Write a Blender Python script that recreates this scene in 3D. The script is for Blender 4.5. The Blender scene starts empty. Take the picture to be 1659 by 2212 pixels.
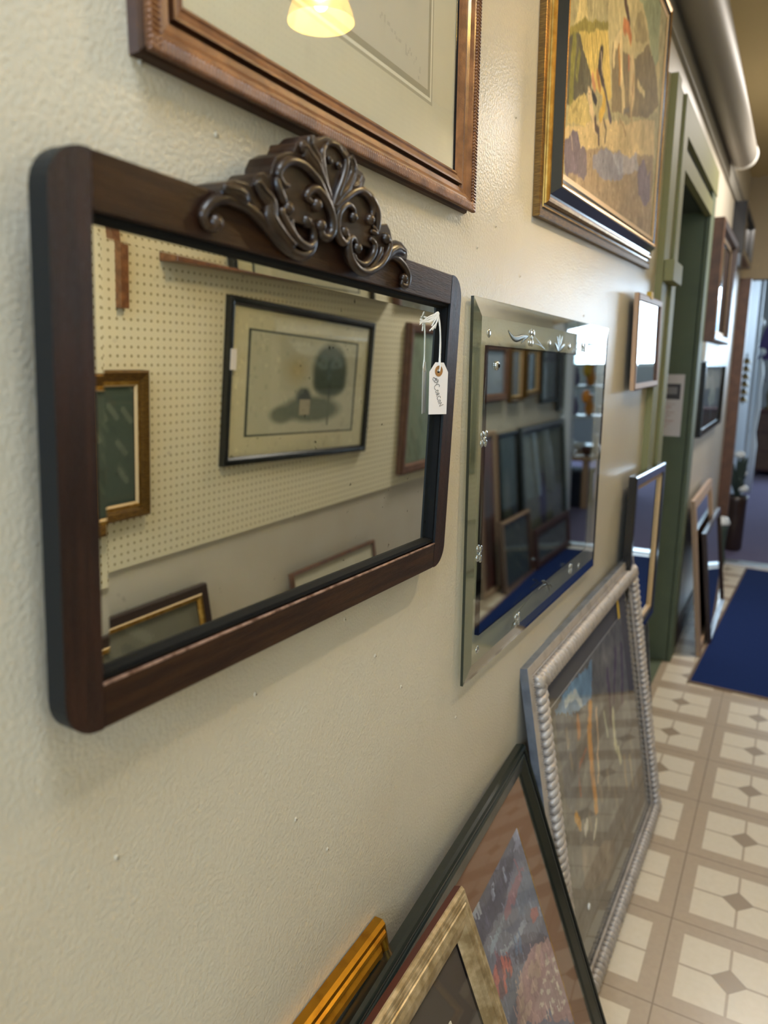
import bpy, bmesh, math, random
import numpy as np
from mathutils import Vector, Matrix
random.seed(7)
SC = bpy.context.scene
COL = SC.collection
R = math.radians

def lin(c):
    c = c.lstrip('#'); o = []
    for i in (0, 2, 4):
        v = int(c[i:i+2], 16)/255
        o.append(v/12.92 if v <= .04045 else ((v+.055)/1.055)**2.4)
    return o

# ------------------------------------------------------------ camera
cam_d = bpy.data.cameras.new('camera'); cam = bpy.data.objects.new('camera', cam_d); COL.objects.link(cam)
H_CAM = 1.4559
yaw, pitch, roll = R(-29.23490722), R(11.63464341), R(.34390806)
fw = Vector((math.sin(yaw)*math.cos(pitch), math.cos(yaw)*math.cos(pitch), -math.sin(pitch)))
rt = Vector((math.cos(yaw), -math.sin(yaw), 0)); up = rt.cross(fw)
r2 = math.cos(roll)*rt + math.sin(roll)*up; u2 = -math.sin(roll)*rt + math.cos(roll)*up
m = Matrix((r2, u2, -fw)).transposed().to_4x4(); m.translation = Vector((0, 0, H_CAM)); cam.matrix_world = m
cam_d.sensor_width = 36; cam_d.sensor_fit = 'AUTO'; cam_d.lens = 1560.23/2212*36
cam_d.clip_start = .02; cam_d.clip_end = 60
cam_d.dof.use_dof = True; cam_d.dof.focus_distance = .95; cam_d.dof.aperture_fstop = 4.0
SC.camera = cam
SC.view_settings.view_transform = 'Standard'; SC.view_settings.look = 'None'
SC.view_settings.exposure = 0.5; SC.view_settings.gamma = 1; SC.view_settings.use_curve_mapping = False

# ------------------------------------------------------------ world and lights
wd = bpy.data.worlds.new('world'); SC.world = wd; wd.use_nodes = True
bg = wd.node_tree.nodes['Background']; bg.inputs[0].default_value = (.55, .7, 1, 1); bg.inputs[1].default_value = .6

def area(name, loc, target, sx, sy, watts, col):
    d = bpy.data.lights.new(name, 'AREA'); d.shape = 'RECTANGLE'; d.size = sx; d.size_y = sy; d.energy = watts; d.color = col
    o = bpy.data.objects.new(name, d); COL.objects.link(o); o.location = loc
    o.rotation_euler = (Vector(target)-Vector(loc)).to_track_quat('-Z', 'Y').to_euler(); return o
area('daylight_shop_front', (2.1, 11.9, 2.05), (1.2, 3, 1.2), 4.0, 1.1, 145, (.62, .80, 1.0))
area('daylight_back_window', (.2, -2.42, 1.95), (-.1, 1, 1.2), 1.0, 1.2, 42, (.52, .72, 1.0))
area('overhead_fill_front', (.12, .10, 2.70), (.0, .10, 0), .5, .5, 11, (.80, .90, 1.0))  # added cool fill without a fixture, brightens the wall towards the top
area('overhead_fill_rear', (.25, 4.1, 2.70), (.25, 4.1, 0), .4, .4, 24, (1.0, .93, .85))  # added fill over the far aisle, no fixture there

# ------------------------------------------------------------ materials
def mat(name, col, rough=.5, metal=0, col2=None, nscale=20, nstretch=(1, 1, 1), bump=0, bscale=200, coat=0, spec=.5, mix=(.4, .65), detail=4):
    mt = bpy.data.materials.new(name); mt.use_nodes = True; nt = mt.node_tree; N = nt.nodes; b = N['Principled BSDF']
    b.inputs['Base Color'].default_value = (*lin(col), 1); b.inputs['Roughness'].default_value = rough
    b.inputs['Metallic'].default_value = metal; b.inputs['Coat Weight'].default_value = coat; b.inputs['Coat Roughness'].default_value = .12
    b.inputs['Specular IOR Level'].default_value = spec
    if col2 or bump:
        tc = N.new('ShaderNodeTexCoord'); mp = N.new('ShaderNodeMapping'); mp.inputs['Scale'].default_value = nstretch
        nt.links.new(tc.outputs['Object'], mp.inputs[0])
    if col2:
        n = N.new('ShaderNodeTexNoise'); n.inputs['Scale'].default_value = nscale; n.inputs['Detail'].default_value = detail
        nt.links.new(mp.outputs[0], n.inputs['Vector'])
        r = N.new('ShaderNodeValToRGB'); r.color_ramp.elements[0].position = mix[0]; r.color_ramp.elements[1].position = mix[1]
        r.color_ramp.elements[0].color = (*lin(col), 1); r.color_ramp.elements[1].color = (*lin(col2), 1)
        nt.links.new(n.outputs['Fac'], r.inputs[0]); nt.links.new(r.outputs[0], b.inputs['Base Color'])
    if bump:
        n = N.new('ShaderNodeTexNoise'); n.inputs['Scale'].default_value = bscale; n.inputs['Detail'].default_value = 3
        nt.links.new(mp.outputs[0], n.inputs['Vector'])
        bp = N.new('ShaderNodeBump'); bp.inputs['Strength'].default_value = bump; bp.inputs['Distance'].default_value = .001
        nt.links.new(n.outputs['Fac'], bp.inputs['Height']); nt.links.new(bp.outputs[0], b.inputs['Normal'])
    return mt

def glass_mat(name, tint='fefefe', mult=1.7, ior=1.5):
    mt = bpy.data.materials.new(name); mt.use_nodes = True; nt = mt.node_tree; N = nt.nodes; N.clear()
    out = N.new('ShaderNodeOutputMaterial'); tr = N.new('ShaderNodeBsdfTransparent'); gl = N.new('ShaderNodeBsdfGlossy')
    tr.inputs[0].default_value = (*lin(tint), 1); gl.inputs['Roughness'].default_value = 0
    fr = N.new('ShaderNodeFresnel'); fr.inputs[0].default_value = ior
    geo = N.new('ShaderNodeNewGeometry'); inv = N.new('ShaderNodeMath'); inv.operation = 'SUBTRACT'; inv.inputs[0].default_value = 1
    nt.links.new(geo.outputs['Backfacing'], inv.inputs[1])
    m1 = N.new('ShaderNodeMath'); m1.operation = 'MULTIPLY'; m1.inputs[1].default_value = mult; nt.links.new(fr.outputs[0], m1.inputs[0])
    m2 = N.new('ShaderNodeMath'); m2.operation = 'MULTIPLY'; m2.use_clamp = True
    nt.links.new(m1.outputs[0], m2.inputs[0]); nt.links.new(inv.outputs[0], m2.inputs[1])
    mx = N.new('ShaderNodeMixShader'); nt.links.new(m2.outputs[0], mx.inputs[0]); nt.links.new(tr.outputs[0], mx.inputs[1]); nt.links.new(gl.outputs[0], mx.inputs[2])
    nt.links.new(mx.outputs[0], out.inputs[0]); return mt

def emis(name, col, s):
    mt = bpy.data.materials.new(name); mt.use_nodes = True; b = mt.node_tree.nodes['Principled BSDF']
    b.inputs['Base Color'].default_value = (*lin(col), 1); b.inputs['Emission Color'].default_value = (*lin(col), 1); b.inputs['Emission Strength'].default_value = s
    return mt

M = dict(
    wall=mat('cream_wall_paint', 'cac3b3', .33, col2='c4bba9', nscale=3, bump=.9, bscale=260),
    wall_far=mat('grey_blue_wall_paint', 'a3acb6', .6),
    tan=mat('tan_wall_paint', 'a39274', .7),
    ceil=mat('ceiling_paint', 'cfbd90', .7),
    green=mat('green_door_paint', '5b6553', .6, col2='656f5a', nscale=4, spec=.25),
    olive=mat('olive_trim_paint', '82825c', .6, spec=.25),
    dkgreen=mat('dark_green_paint', '414a44', .6),
    wood=mat('dark_mahogany', '24110a', .42, col2='37200f', nscale=16, nstretch=(.6, 9, 9), bump=.5, bscale=120, coat=.0, spec=.3),
    woodv=mat('dark_mahogany_upright', '210f0a', .42, col2='321a10', nscale=16, nstretch=(9, .6, 9), bump=.9, bscale=150, coat=.12, spec=.32),
    carve=mat('carved_dark_walnut', '22140d', .34, col2='3e2a1a', nscale=45, coat=.15, mix=(.45, .75)),
    ebony=mat('blackened_frame_edge', '15181b', .5, spec=.25),
    black=mat('black_lacquer', '131312', .25, coat=.4),
    black2=mat('black_rabbet', '0a0a0b', .7, spec=.15),
    mirror=mat('silvered_glass', 'f1f4ee', .0, metal=1),
    mirror2=mat('silvered_glass_dark', 'dde1df', .0, metal=1),
    glass=glass_mat('picture_glass', mult=1.35), bevglass=glass_mat('bevelled_plate_glass', 'c4ccc6', 2.6, 1.75), clear=glass_mat('clear_plate_glass', 'f9fdfb', 2.0),
    edge=mat('dark_glass_edge', '10201a', .1, coat=1),
    etched=mat('etched_glass', '62665a', .25, metal=.6), cut=mat('polished_cut', 'c9cfd0', .06, metal=.9),
    paper=mat('white_card', 'e9e2e0', .6), kraft=mat('brown_kraft_paper', 'a0713f', .7), string=mat('white_cotton_string', 'e6e2dc', .8), ink=mat('pencil_ink', '4c4a4c', .6),
    oak=mat('brown_oak_moulding', '6a4126', .36, col2='8a5a36', nscale=14, nstretch=(3, 3, 3), bump=.4, bscale=220, coat=.3),
    oakd=mat('dark_oak_moulding', '3c2415', .45, col2='55341f', nscale=20),
    bronze=mat('bronze_gilt', '5f4421', .42, metal=.7, col2='80602c', nscale=60, nstretch=(1, 8, 1)),
    gilt=mat('gilt_roll', 'a57a35', .34, metal=.85, col2='c39a4e', nscale=50),
    satin=mat('black_satin', '17171a', .22, coat=.5),
    liner=mat('gilt_cream_liner', 'd0b183', .5, metal=.2),
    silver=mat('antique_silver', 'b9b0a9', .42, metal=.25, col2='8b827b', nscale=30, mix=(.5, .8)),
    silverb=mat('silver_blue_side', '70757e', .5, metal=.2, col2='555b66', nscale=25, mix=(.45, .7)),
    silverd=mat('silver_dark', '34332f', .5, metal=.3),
    dgreen=mat('dark_green_lacquer', '141b18', .30, coat=.35, bump=.2, bscale=60), dgreen2=mat('dark_green_lacquer_worn', '2b322f', .35, coat=.3),
    terra=mat('terracotta_mat', '85604a', .8), cream=mat('cream_mat', 'd9d3bd', .85), greymat=mat('grey_mat', '6c6962', .85), brnmat=mat('brown_grey_mat', '564c44', .8),
    champ=mat('champagne_leaf', 'a08b67', .36, metal=.65, col2='d3bf9b', nscale=45, nstretch=(1, 1, 1), bump=.5, bscale=120), rust=mat('rust_red_edge', '4a2016', .5),
    gold=mat('bright_gold_leaf', 'b07e22', .3, metal=.9, col2='8a5a14', nscale=40, mix=(.5, .75)),
    pale=mat('pale_wood', 'a98d73', .5), brown=mat('brown_wood', '5c4030', .45, col2='6d4c38', nscale=20), dkbrown=mat('dark_brown_wood', '33241f', .4, coat=.3),
    duct=mat('painted_metal_pipe', '98938a', .5, metal=.15), ductd=mat('bracket_black', '222226', .5), ledge=mat('grey_trim', '97948c', .5),
    mat_blue=mat('navy_runner', '1a2d60', .95, col2='14244f', nscale=250, bump=.5, bscale=600, spec=.1), binding=mat('runner_binding', '6e5a48', .8),
    carpet=mat('purple_grey_carpet', '6f6a86', .95, col2='66617c', nscale=120, spec=.1), steel=mat('brushed_threshold', 'c6ccd0', .3, metal=.8),
    red=mat('dark_red_wood', '552a26', .45), redb=mat('baseboard_red_brown', '4c2f2a', .5), worn=mat('worn_bare_wood', 'a08070', .6, col2='5a3c2c', nscale=60, mix=(.45, .6)), white=mat('white_plastic', 'e3e8ea', .45), trimw=mat('white_trim', 'c3ccd4', .5),
    yellow=mat('yellow_tag', 'c9a62e', .6), orange=mat('orange_glass', 'd98a2c', .3), shade=None, steelp=mat('painted_white_metal', 'd8d6cf', .4),
    leaf=mat('dark_leaf', '3c4a44', .6), navy=mat('navy_cloth', '1b2438', .9), purple=mat('purple_cloth', '5a4a78', .9), brass=mat('aged_brass', '8a7a55', .35, metal=.8),
)
# specks of lost silvering near the lower edge of the old mirror
nt = M['mirror'].node_tree; b = nt.nodes['Principled BSDF']
tc = nt.nodes.new('ShaderNodeTexCoord'); ns = nt.nodes.new('ShaderNodeTexNoise'); ns.inputs['Scale'].default_value = 90; ns.inputs['Detail'].default_value = 5
rp = nt.nodes.new('ShaderNodeValToRGB'); rp.color_ramp.elements[0].position = .70; rp.color_ramp.elements[1].position = .76
rp.color_ramp.elements[0].color = (*lin('f1f4ee'), 1); rp.color_ramp.elements[1].color = (.25, .24, .2, 1)
nt.links.new(tc.outputs['Object'], ns.inputs['Vector']); nt.links.new(ns.outputs['Fac'], rp.inputs[0]); nt.links.new(rp.outputs[0], b.inputs['Base Color'])

def math_node(nt, op, a, b=None, clamp=False):
    n = nt.nodes.new('ShaderNodeMath'); n.operation = op; n.use_clamp = clamp
    for i, v in enumerate((a, b)):
        if v is None: continue
        if isinstance(v, (int, float)): n.inputs[i].default_value = v
        else: nt.links.new(v, n.inputs[i])
    return n.outputs[0]
def mixc(nt, f, a, b):
    n = nt.nodes.new('ShaderNodeMix'); n.data_type = 'RGBA'; nt.links.new(f, n.inputs[0])
    for i, v in ((6, a), (7, b)):
        if isinstance(v, str): n.inputs[i].default_value = (*lin(v), 1)
        else: nt.links.new(v, n.inputs[i])
    return n.outputs[2]
# floor: 12 inch vinyl tiles, tan border, cream field cut by a cross of grout with a tan diamond in the middle
fm = mat('vinyl_tile', 'c9b89a', .32, coat=.15); nt = fm.node_tree; b = nt.nodes['Principled BSDF']
tc = nt.nodes.new('ShaderNodeTexCoord'); sp = nt.nodes.new('ShaderNodeSeparateXYZ'); nt.links.new(tc.outputs['Object'], sp.inputs[0])
T = .3048
uu = math_node(nt, 'FRACT', math_node(nt, 'ADD', math_node(nt, 'DIVIDE', math_node(nt, 'ADD', sp.outputs[0], .14087), T), 20))
vv = math_node(nt, 'FRACT', math_node(nt, 'ADD', math_node(nt, 'DIVIDE', math_node(nt, 'ADD', sp.outputs[1], -1.5451), T), 20))
au = math_node(nt, 'ABSOLUTE', math_node(nt, 'SUBTRACT', uu, .493)); av = math_node(nt, 'ABSOLUTE', math_node(nt, 'SUBTRACT', vv, .503))
field = math_node(nt, 'MULTIPLY', math_node(nt, 'LESS_THAN', au, .371), math_node(nt, 'LESS_THAN', av, .358))
line = math_node(nt, 'LESS_THAN', math_node(nt, 'MINIMUM', au, av), .011)
dia = math_node(nt, 'LESS_THAN', math_node(nt, 'ADD', au, av), .135)
joint = math_node(nt, 'GREATER_THAN', math_node(nt, 'MAXIMUM', math_node(nt, 'ABSOLUTE', math_node(nt, 'SUBTRACT', uu, .5)), math_node(nt, 'ABSOLUTE', math_node(nt, 'SUBTRACT', vv, .5))), .494)
nz = nt.nodes.new('ShaderNodeTexNoise'); nz.inputs['Scale'].default_value = 60; nt.links.new(tc.outputs['Object'], nz.inputs['Vector'])
crm = mixc(nt, nz.outputs['Fac'], 'ded3c0', 'd4c8b1'); brn = mixc(nt, nz.outputs['Fac'], 'b7a58f', 'aa9882')
c = mixc(nt, field, brn, crm); c = mixc(nt, math_node(nt, 'MULTIPLY', line, field), c, brn); c = mixc(nt, dia, c, '9c8a74'); c = mixc(nt, joint, c, '8b7a65')
nt.links.new(c, b.inputs['Base Color']); M['floor'] = fm
# pegboard: one inch grid of small holes
pm = mat('pegboard', 'e0d8bc', .6); nt = pm.node_tree; b = nt.nodes['Principled BSDF']
tc = nt.nodes.new('ShaderNodeTexCoord'); sp = nt.nodes.new('ShaderNodeSeparateXYZ'); nt.links.new(tc.outputs['Object'], sp.inputs[0])
a_ = math_node(nt, 'SUBTRACT', math_node(nt, 'FRACT', math_node(nt, 'DIVIDE', sp.outputs[1], .0254)), .5)
b_ = math_node(nt, 'SUBTRACT', math_node(nt, 'FRACT', math_node(nt, 'DIVIDE', sp.outputs[2], .0254)), .5)
d2 = math_node(nt, 'ADD', math_node(nt, 'MULTIPLY', a_, a_), math_node(nt, 'MULTIPLY', b_, b_))
nt.links.new(mixc(nt, math_node(nt, 'LESS_THAN', d2, .032), 'e0d8bc', 'a4966f'), b.inputs['Base Color']); M['peg'] = pm
# vertex colour material for pictures
def art_mat(name, rough=.75):
    mt = mat(name, 'ffffff', rough); nt = mt.node_tree; a = nt.nodes.new('ShaderNodeVertexColor'); a.layer_name = 'paint'
    nt.links.new(a.outputs[0], nt.nodes['Principled BSDF'].inputs['Base Color']); return mt
M['art'] = art_mat('printed_art'); M['canvas'] = art_mat('oil_paint', .75); M['canvas'].node_tree.nodes['Principled BSDF'].inputs['Specular IOR Level'].default_value = .2

# ------------------------------------------------------------ mesh helpers
class MB:
    def __init__(s): s.v = []; s.f = []; s.mi = []; s.mats = []; s.sm = []
    def mid(s, m):
        m = M[m] if isinstance(m, str) else m
        if m not in s.mats: s.mats.append(m)
        return s.mats.index(m)
    def add(s, vs, fs, m, smooth=False):
        o = len(s.v); s.v += [tuple(v) for v in vs]; k = s.mid(m)
        for f in fs: s.f.append([o+i for i in f]); s.mi.append(k); s.sm.append(smooth)
    def box(s, a, b, m):
        x0, y0, z0 = a; x1, y1, z1 = b
        s.add([(x0, y0, z0), (x1, y0, z0), (x1, y1, z0), (x0, y1, z0), (x0, y0, z1), (x1, y0, z1), (x1, y1, z1), (x0, y1, z1)],
              [(0, 3, 2, 1), (4, 5, 6, 7), (0, 1, 5, 4), (1, 2, 6, 5), (2, 3, 7, 6), (3, 0, 4, 7)], m)
    def prism(s, pts, z0, z1, m, ms=None):
        n = len(pts)
        if ms:
            s.add([(x, y, z0) for x, y in pts]+[(x, y, z1) for x, y in pts], [(i, (i+1) % n, n+(i+1) % n, n+i) for i in range(n)], ms)
            s.add([(x, y, z0) for x, y in pts]+[(x, y, z1) for x, y in pts], [tuple(range(n))[::-1], tuple(range(n, 2*n))], m); return
        s.add([(x, y, z0) for x, y in pts]+[(x, y, z1) for x, y in pts],
                            [tuple(range(n))[::-1], tuple(range(n, 2*n))]+[(i, (i+1) % n, n+(i+1) % n, n+i) for i in range(n)], m)
    def tube(s, pts, rs, m, sides=8, flat=1.0, up=Vector((0, 0, 1)), caps=True):
        pts = [Vector(p) for p in pts]; n = len(pts)
        if not hasattr(rs, '__len__'): rs = [rs]*n
        vs = []
        for i, p in enumerate(pts):
            t = (pts[min(i+1, n-1)]-pts[max(i-1, 0)]).normalized()
            a = t.cross(up); a = a.normalized() if a.length > 1e-4 else t.orthogonal().normalized(); b = a.cross(t)
            for k in range(sides):
                q = 2*math.pi*k/sides; vs.append(p+a*math.cos(q)*rs[i]+b*math.sin(q)*rs[i]*flat)
        fs = [(i*sides+k, i*sides+(k+1) % sides, (i+1)*sides+(k+1) % sides, (i+1)*sides+k) for i in range(n-1) for k in range(sides)]
        if caps: fs += [tuple(range(sides))[::-1], tuple((n-1)*sides+k for k in range(sides))]
        s.add(vs, fs, m, True)
    def ball(s, c, r, m, sc=(1, 1, 1), seg=8, rings=6):
        vs = [(c[0], c[1], c[2]-r*sc[2])]
        for j in range(1, rings):
            a = math.pi*j/rings-math.pi/2
            for k in range(seg):
                q = 2*math.pi*k/seg; vs.append((c[0]+r*sc[0]*math.cos(a)*math.cos(q), c[1]+r*sc[1]*math.cos(a)*math.sin(q), c[2]+r*sc[2]*math.sin(a)))
        vs.append((c[0], c[1], c[2]+r*sc[2])); L = len(vs)-1
        fs = [(0, 1+(k+1) % seg, 1+k) for k in range(seg)]+[(L, L-seg+k, L-seg+(k+1) % seg) for k in range(seg)]
        fs += [(1+j*seg+k, 1+j*seg+(k+1) % seg, 1+(j+1)*seg+(k+1) % seg, 1+(j+1)*seg+k) for j in range(rings-2) for k in range(seg)]
        s.add(vs, fs, m, True)
    def lathe(s, prof, m, c=(0, 0, 0), seg=24):
        n = len(prof); vs = [(c[0]+r*math.cos(2*math.pi*k/seg), c[1]+r*math.sin(2*math.pi*k/seg), c[2]+z) for r, z in prof for k in range(seg)]
        s.add(vs, [(i*seg+k, i*seg+(k+1) % seg, (i+1)*seg+(k+1) % seg, (i+1)*seg+k) for i in range(n-1) for k in range(seg)], m, True)
    def build(s, name, parent=None, bevel=0):
        me = bpy.data.meshes.new(name); me.from_pydata(s.v, [], s.f)
        for m in s.mats: me.materials.append(m)
        me.polygons.foreach_set('material_index', s.mi); me.polygons.foreach_set('use_smooth', s.sm); me.update()
        o = bpy.data.objects.new(name, me); COL.objects.link(o)
        if parent: o.parent = parent
        if bevel:
            bv = o.modifiers.new('bevel', 'BEVEL'); bv.width = bevel; bv.segments = 2; bv.limit_method = 'ANGLE'
        return o

def tag(o, label, cat, group=None, kind=None):
    if label: o['label'] = label
    if cat: o['category'] = cat
    if group: o['group'] = group
    if kind: o['kind'] = kind
    return o
def struct(mb, name): o = mb.build(name); o['kind'] = 'structure'; return o
def axes(yd, ld, rd):
    a, l, r = R(yd), R(ld), R(rd)
    n = Vector((math.cos(a), -math.sin(a), 0)); u = Vector((math.sin(a), math.cos(a), 0)); w = Vector((0, 0, 1))
    w, n = math.cos(l)*w+math.sin(l)*n, math.cos(l)*n-math.sin(l)*w
    u, w = math.cos(r)*u+math.sin(r)*w, math.cos(r)*w-math.sin(r)*u
    return u, w, n
def thing(name, label, cat, O, yaw=0, lean=0, roll=0, group=None):
    # local x runs along the wall, local y up the frame, local z out of it
    u, w, n = axes(yaw, lean, roll); m = Matrix((u, w, n)).transposed().to_4x4(); m.translation = Vector(O)
    e = bpy.data.objects.new(name, None); COL.objects.link(e); e.empty_display_size = .05; e.matrix_world = m
    return tag(e, label, cat, group)
def sweep(mb, W, H, prof, mats, close=True):
    # mitred moulding: prof = [(inset, height)], mats[i] for the strip between point i and i+1
    P = list(prof)
    if close: P = P+[(prof[-1][0], 0), (prof[0][0], 0)]
    ms = list(mats)+['black2']*(len(P)-1-len(mats))
    for i in range(len(P)-1):
        a, b = P[i], P[i+1]; vs = []
        for s, n in (a, b): vs += [(s, s, n), (W-s, s, n), (W-s, H-s, n), (s, H-s, n)]
        mb.add(vs, [(k, (k+1) % 4, 4+(k+1) % 4, 4+k) for k in range(4)], ms[i])
def smooth_path(pts, k=5):
    pts = [Vector(p) for p in pts]; out = []
    for i in range(len(pts)-1):
        p0, p1, p2, p3 = pts[max(i-1, 0)], pts[i], pts[i+1], pts[min(i+2, len(pts)-1)]
        for j in range(k):
            t = j/k; out.append(.5*((2*p1)+(p2-p0)*t+(2*p0-5*p1+4*p2-p3)*t*t+(3*p1-p0-3*p2+p3)*t**3))
    return out+[pts[-1]]

# picture painter: a small raster of brush work turned into face colours on a fine grid
class Canvas:
    def __init__(s, w, h, col):
        s.w, s.h = w, h; s.a = np.ones((h, w, 3))*np.array(lin(col)); s.rng = np.random.default_rng(3)
        s.Y, s.X = np.mgrid[0:h, 0:w]; s.X = (s.X+.5)/w; s.Y = (s.Y+.5)/h; s.asp = h/w
    def put(s, mask, col, a=1): mask = (mask*a)[..., None]; s.a = s.a*(1-mask)+np.array(lin(col))*mask
    def poly(s, pts, col, a=1):
        ins = np.zeros(s.X.shape, bool); n = len(pts)
        for i in range(n):
            (x1, y1), (x2, y2) = pts[i], pts[(i+1) % n]
            if y1 == y2: continue
            c = ((s.Y >= min(y1, y2)) & (s.Y < max(y1, y2))); xi = x1+(s.Y-y1)/(y2-y1)*(x2-x1); ins ^= c & (s.X < xi)
        s.put(ins.astype(float), col, a)
    def ell(s, cx, cy, rx, ry, col, a=1, soft=.2):
        d = np.sqrt(((s.X-cx)/rx)**2+((s.Y-cy)/ry)**2); s.put(np.clip((1-d)/soft, 0, 1), col, a)
    def stroke(s, pts, col, wd, a=1):
        best = np.full(s.X.shape, 9.)
        for (x1, y1), (x2, y2) in zip(pts[:-1], pts[1:]):
            dx, dy = x2-x1, (y2-y1)*s.asp; L = dx*dx+dy*dy+1e-9
            px, py = s.X-x1, (s.Y-y1)*s.asp; t = np.clip((px*dx+py*dy)/L, 0, 1); best = np.minimum(best, np.hypot(px-t*dx, py-t*dy))
        s.put(np.clip((wd/2-best)/(wd*.25)+.5, 0, 1), col, a)
    def fleck(s, n, amt=.06, wd=.01, ln=.04, box=(0, 1, 0, 1)):
        for _ in range(n):
            x = s.rng.uniform(box[0], box[1]); y = s.rng.uniform(box[2], box[3]); k = 1+s.rng.uniform(-amt, amt)*3
            l = s.rng.uniform(.3, 1)*ln; m = (abs(s.X-x) < wd*s.rng.uniform(.4, 1)) & (abs(s.Y-y) < l); s.a[m] *= k
    def warp(s, amp=.012, cell=5, seed=5):
        # loosens edges like brush work: every texel is fetched from a slightly shifted place
        g = np.random.default_rng(seed); out = []
        for ax in range(2):
            t = np.zeros((s.h, s.w))
            for c, k in ((cell*4, 1.), (cell, .7), (max(2, cell//3), .4)):
                n = g.normal(size=(s.h//c+3, s.w//c+3)); yy = np.arange(s.h)/c; xx = np.arange(s.w)/c
                y0 = yy.astype(int)[:, None]; x0 = xx.astype(int)[None]; fy = (yy % 1)[:, None]; fx = (xx % 1)[None]
                t += k*((n[y0, x0]*(1-fx)+n[y0, x0+1]*fx)*(1-fy)+(n[y0+1, x0]*(1-fx)+n[y0+1, x0+1]*fx)*fy)
            out.append(t*amp*s.w)
        iy = np.clip((np.arange(s.h)[:, None]+out[0]).astype(int), 0, s.h-1); ix = np.clip((np.arange(s.w)[None]+out[1]*.6).astype(int), 0, s.w-1)
        s.a = s.a[iy, ix]
    def vary(s, amp=.12, cell=6, seed=9):
        g = np.random.default_rng(seed); n = g.normal(size=(s.h//cell+3, s.w//cell+3)); yy = np.arange(s.h)/cell; xx = np.arange(s.w)/cell
        y0 = yy.astype(int)[:, None]; x0 = xx.astype(int)[None]; fy = (yy % 1)[:, None]; fx = (xx % 1)[None]
        t = (n[y0, x0]*(1-fx)+n[y0, x0+1]*fx)*(1-fy)+(n[y0+1, x0]*(1-fx)+n[y0+1, x0+1]*fx)*fy
        s.a = np.clip(s.a*(1+amp*t)[..., None], 0, 1)
    def soften(s, n=1):
        for _ in range(n):
            p = np.pad(s.a, ((1, 1), (1, 1), (0, 0)), 'edge'); s.a = (p[1:-1, 1:-1]*2+p[:-2, 1:-1]+p[2:, 1:-1]+p[1:-1, :-2]+p[1:-1, 2:])/6
    def run(s, items):
        for it in items:
            if it[0] == 'p': s.poly(it[1], it[2], it[3])
            else: s.stroke(it[1], it[2], it[3], it[4])
    def mesh(s, name, x0, y0, W, H, z, parent, m='art', thick=.002):
        gx, gy = s.w, s.h
        xs = x0+np.arange(gx+1)/gx*W; ys = y0+np.arange(gy+1)/gy*H
        v = [(x, y, z) for y in ys for x in xs]; N = gx+1
        f = [(j*N+i, j*N+i+1, (j+1)*N+i+1, (j+1)*N+i) for j in range(gy) for i in range(gx)]; nf = len(f); o = len(v)
        v += [(x0, y0, z-thick), (x0+W, y0, z-thick), (x0+W, y0+H, z-thick), (x0, y0+H, z-thick)]
        c = [0, gx, gy*N+gx, gy*N]; f += [(o+3, o+2, o+1, o)]+[(o+k, o+(k+1) % 4, c[(k+1) % 4], c[k]) for k in range(4)]
        me = bpy.data.meshes.new(name); me.from_pydata(v, [], f); me.materials.append(M[m])
        ca = me.color_attributes.new('paint', 'FLOAT_COLOR', 'CORNER'); nl = len(me.loops); d = np.ones((nl, 4), np.float32)*.7
        d[:nf*4, :3] = np.repeat(np.clip(s.a, 0, 1).reshape(-1, 3), 4, axis=0); d[:, 3] = 1; ca.data.foreach_set('color', d.ravel())
        me.update(); ob = bpy.data.objects.new(name, me); COL.objects.link(ob)
        if parent: ob.parent = parent
        return ob
def panel(name, parent, x0, y0, x1, y1, z0, z1, m): mb = MB(); mb.box((x0, y0, z0), (x1, y1, z1), m); return mb.build(name, parent)
# ------------------------------------------------------------ setting
WX = -.42; RX = .885; CZ = 2.75
mb = MB(); mb.box((-.9, -2.6, -.1), (5.1, 5.90, 0), 'floor'); fl = struct(mb, 'floor')
mb = MB(); mb.box((-2.7, 5.90, -.1), (5.1, 12.1, .004), 'carpet'); struct(mb, 'floor_carpet')
mb = MB(); mb.box((-2.7, -2.6, CZ), (5.1, 12.1, CZ+.1), 'ceil'); struct(mb, 'ceiling')
mb = MB()
mb.box((-.62, -2.6, 0), (WX, 2.70, CZ), 'wall'); mb.box((-.62, 2.70, 2.13), (WX, 3.72, CZ), 'wall'); mb.box((-.62, 3.72, 0), (WX, 6.0, CZ), 'wall')
for y, z in [(.40, 1.66), (.475, 1.632), (.49, 1.60), (.33, 1.08), (.50, 1.145), (.66, 1.17), (.73, 1.10), (.80, 1.03), (.56, .975), (1.02, 1.62), (1.16, 1.83), (1.09, 1.66), (1.21, 1.60), (.99, .90), (.62, .90), (1.64, 1.56)]:
    mb.ball((WX-.0006, y, z), .0026, 'wall', (.7, 1, 1.2)); mb.ball((WX+.0008, y+.0006, z-.0004), .0011, 'oakd', (.5, 1, 1))
struct(mb, 'wall_left')
mb = MB(); mb.box((-.62, 6.0, 0), (WX, 9.0, CZ), 'wall_far'); mb.box((-2.6, 8.9, 0), (-.62, 9.0, CZ), 'wall_far'); mb.box((-2.7, 8.9, 0), (-2.6, 12.1, CZ), 'wall_far'); struct(mb, 'wall_left_far')
mb = MB(); mb.box((RX, -2.6, 0), (1.02, 6.0, CZ), 'wall'); struct(mb, 'wall_right')
mb = MB(); mb.box((RX-.012, -2.4, .755), (RX, 4.1, CZ), 'peg'); struct(mb, 'trim_pegboard')
mb = MB(); mb.box((-.42, 6.0, 2.06), (RX, 6.12, CZ), 'tan'); mb.box((RX, 6.0, 0), (5.1, 6.12, CZ), 'tan'); struct(mb, 'wall_end')
mb = MB()
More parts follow.
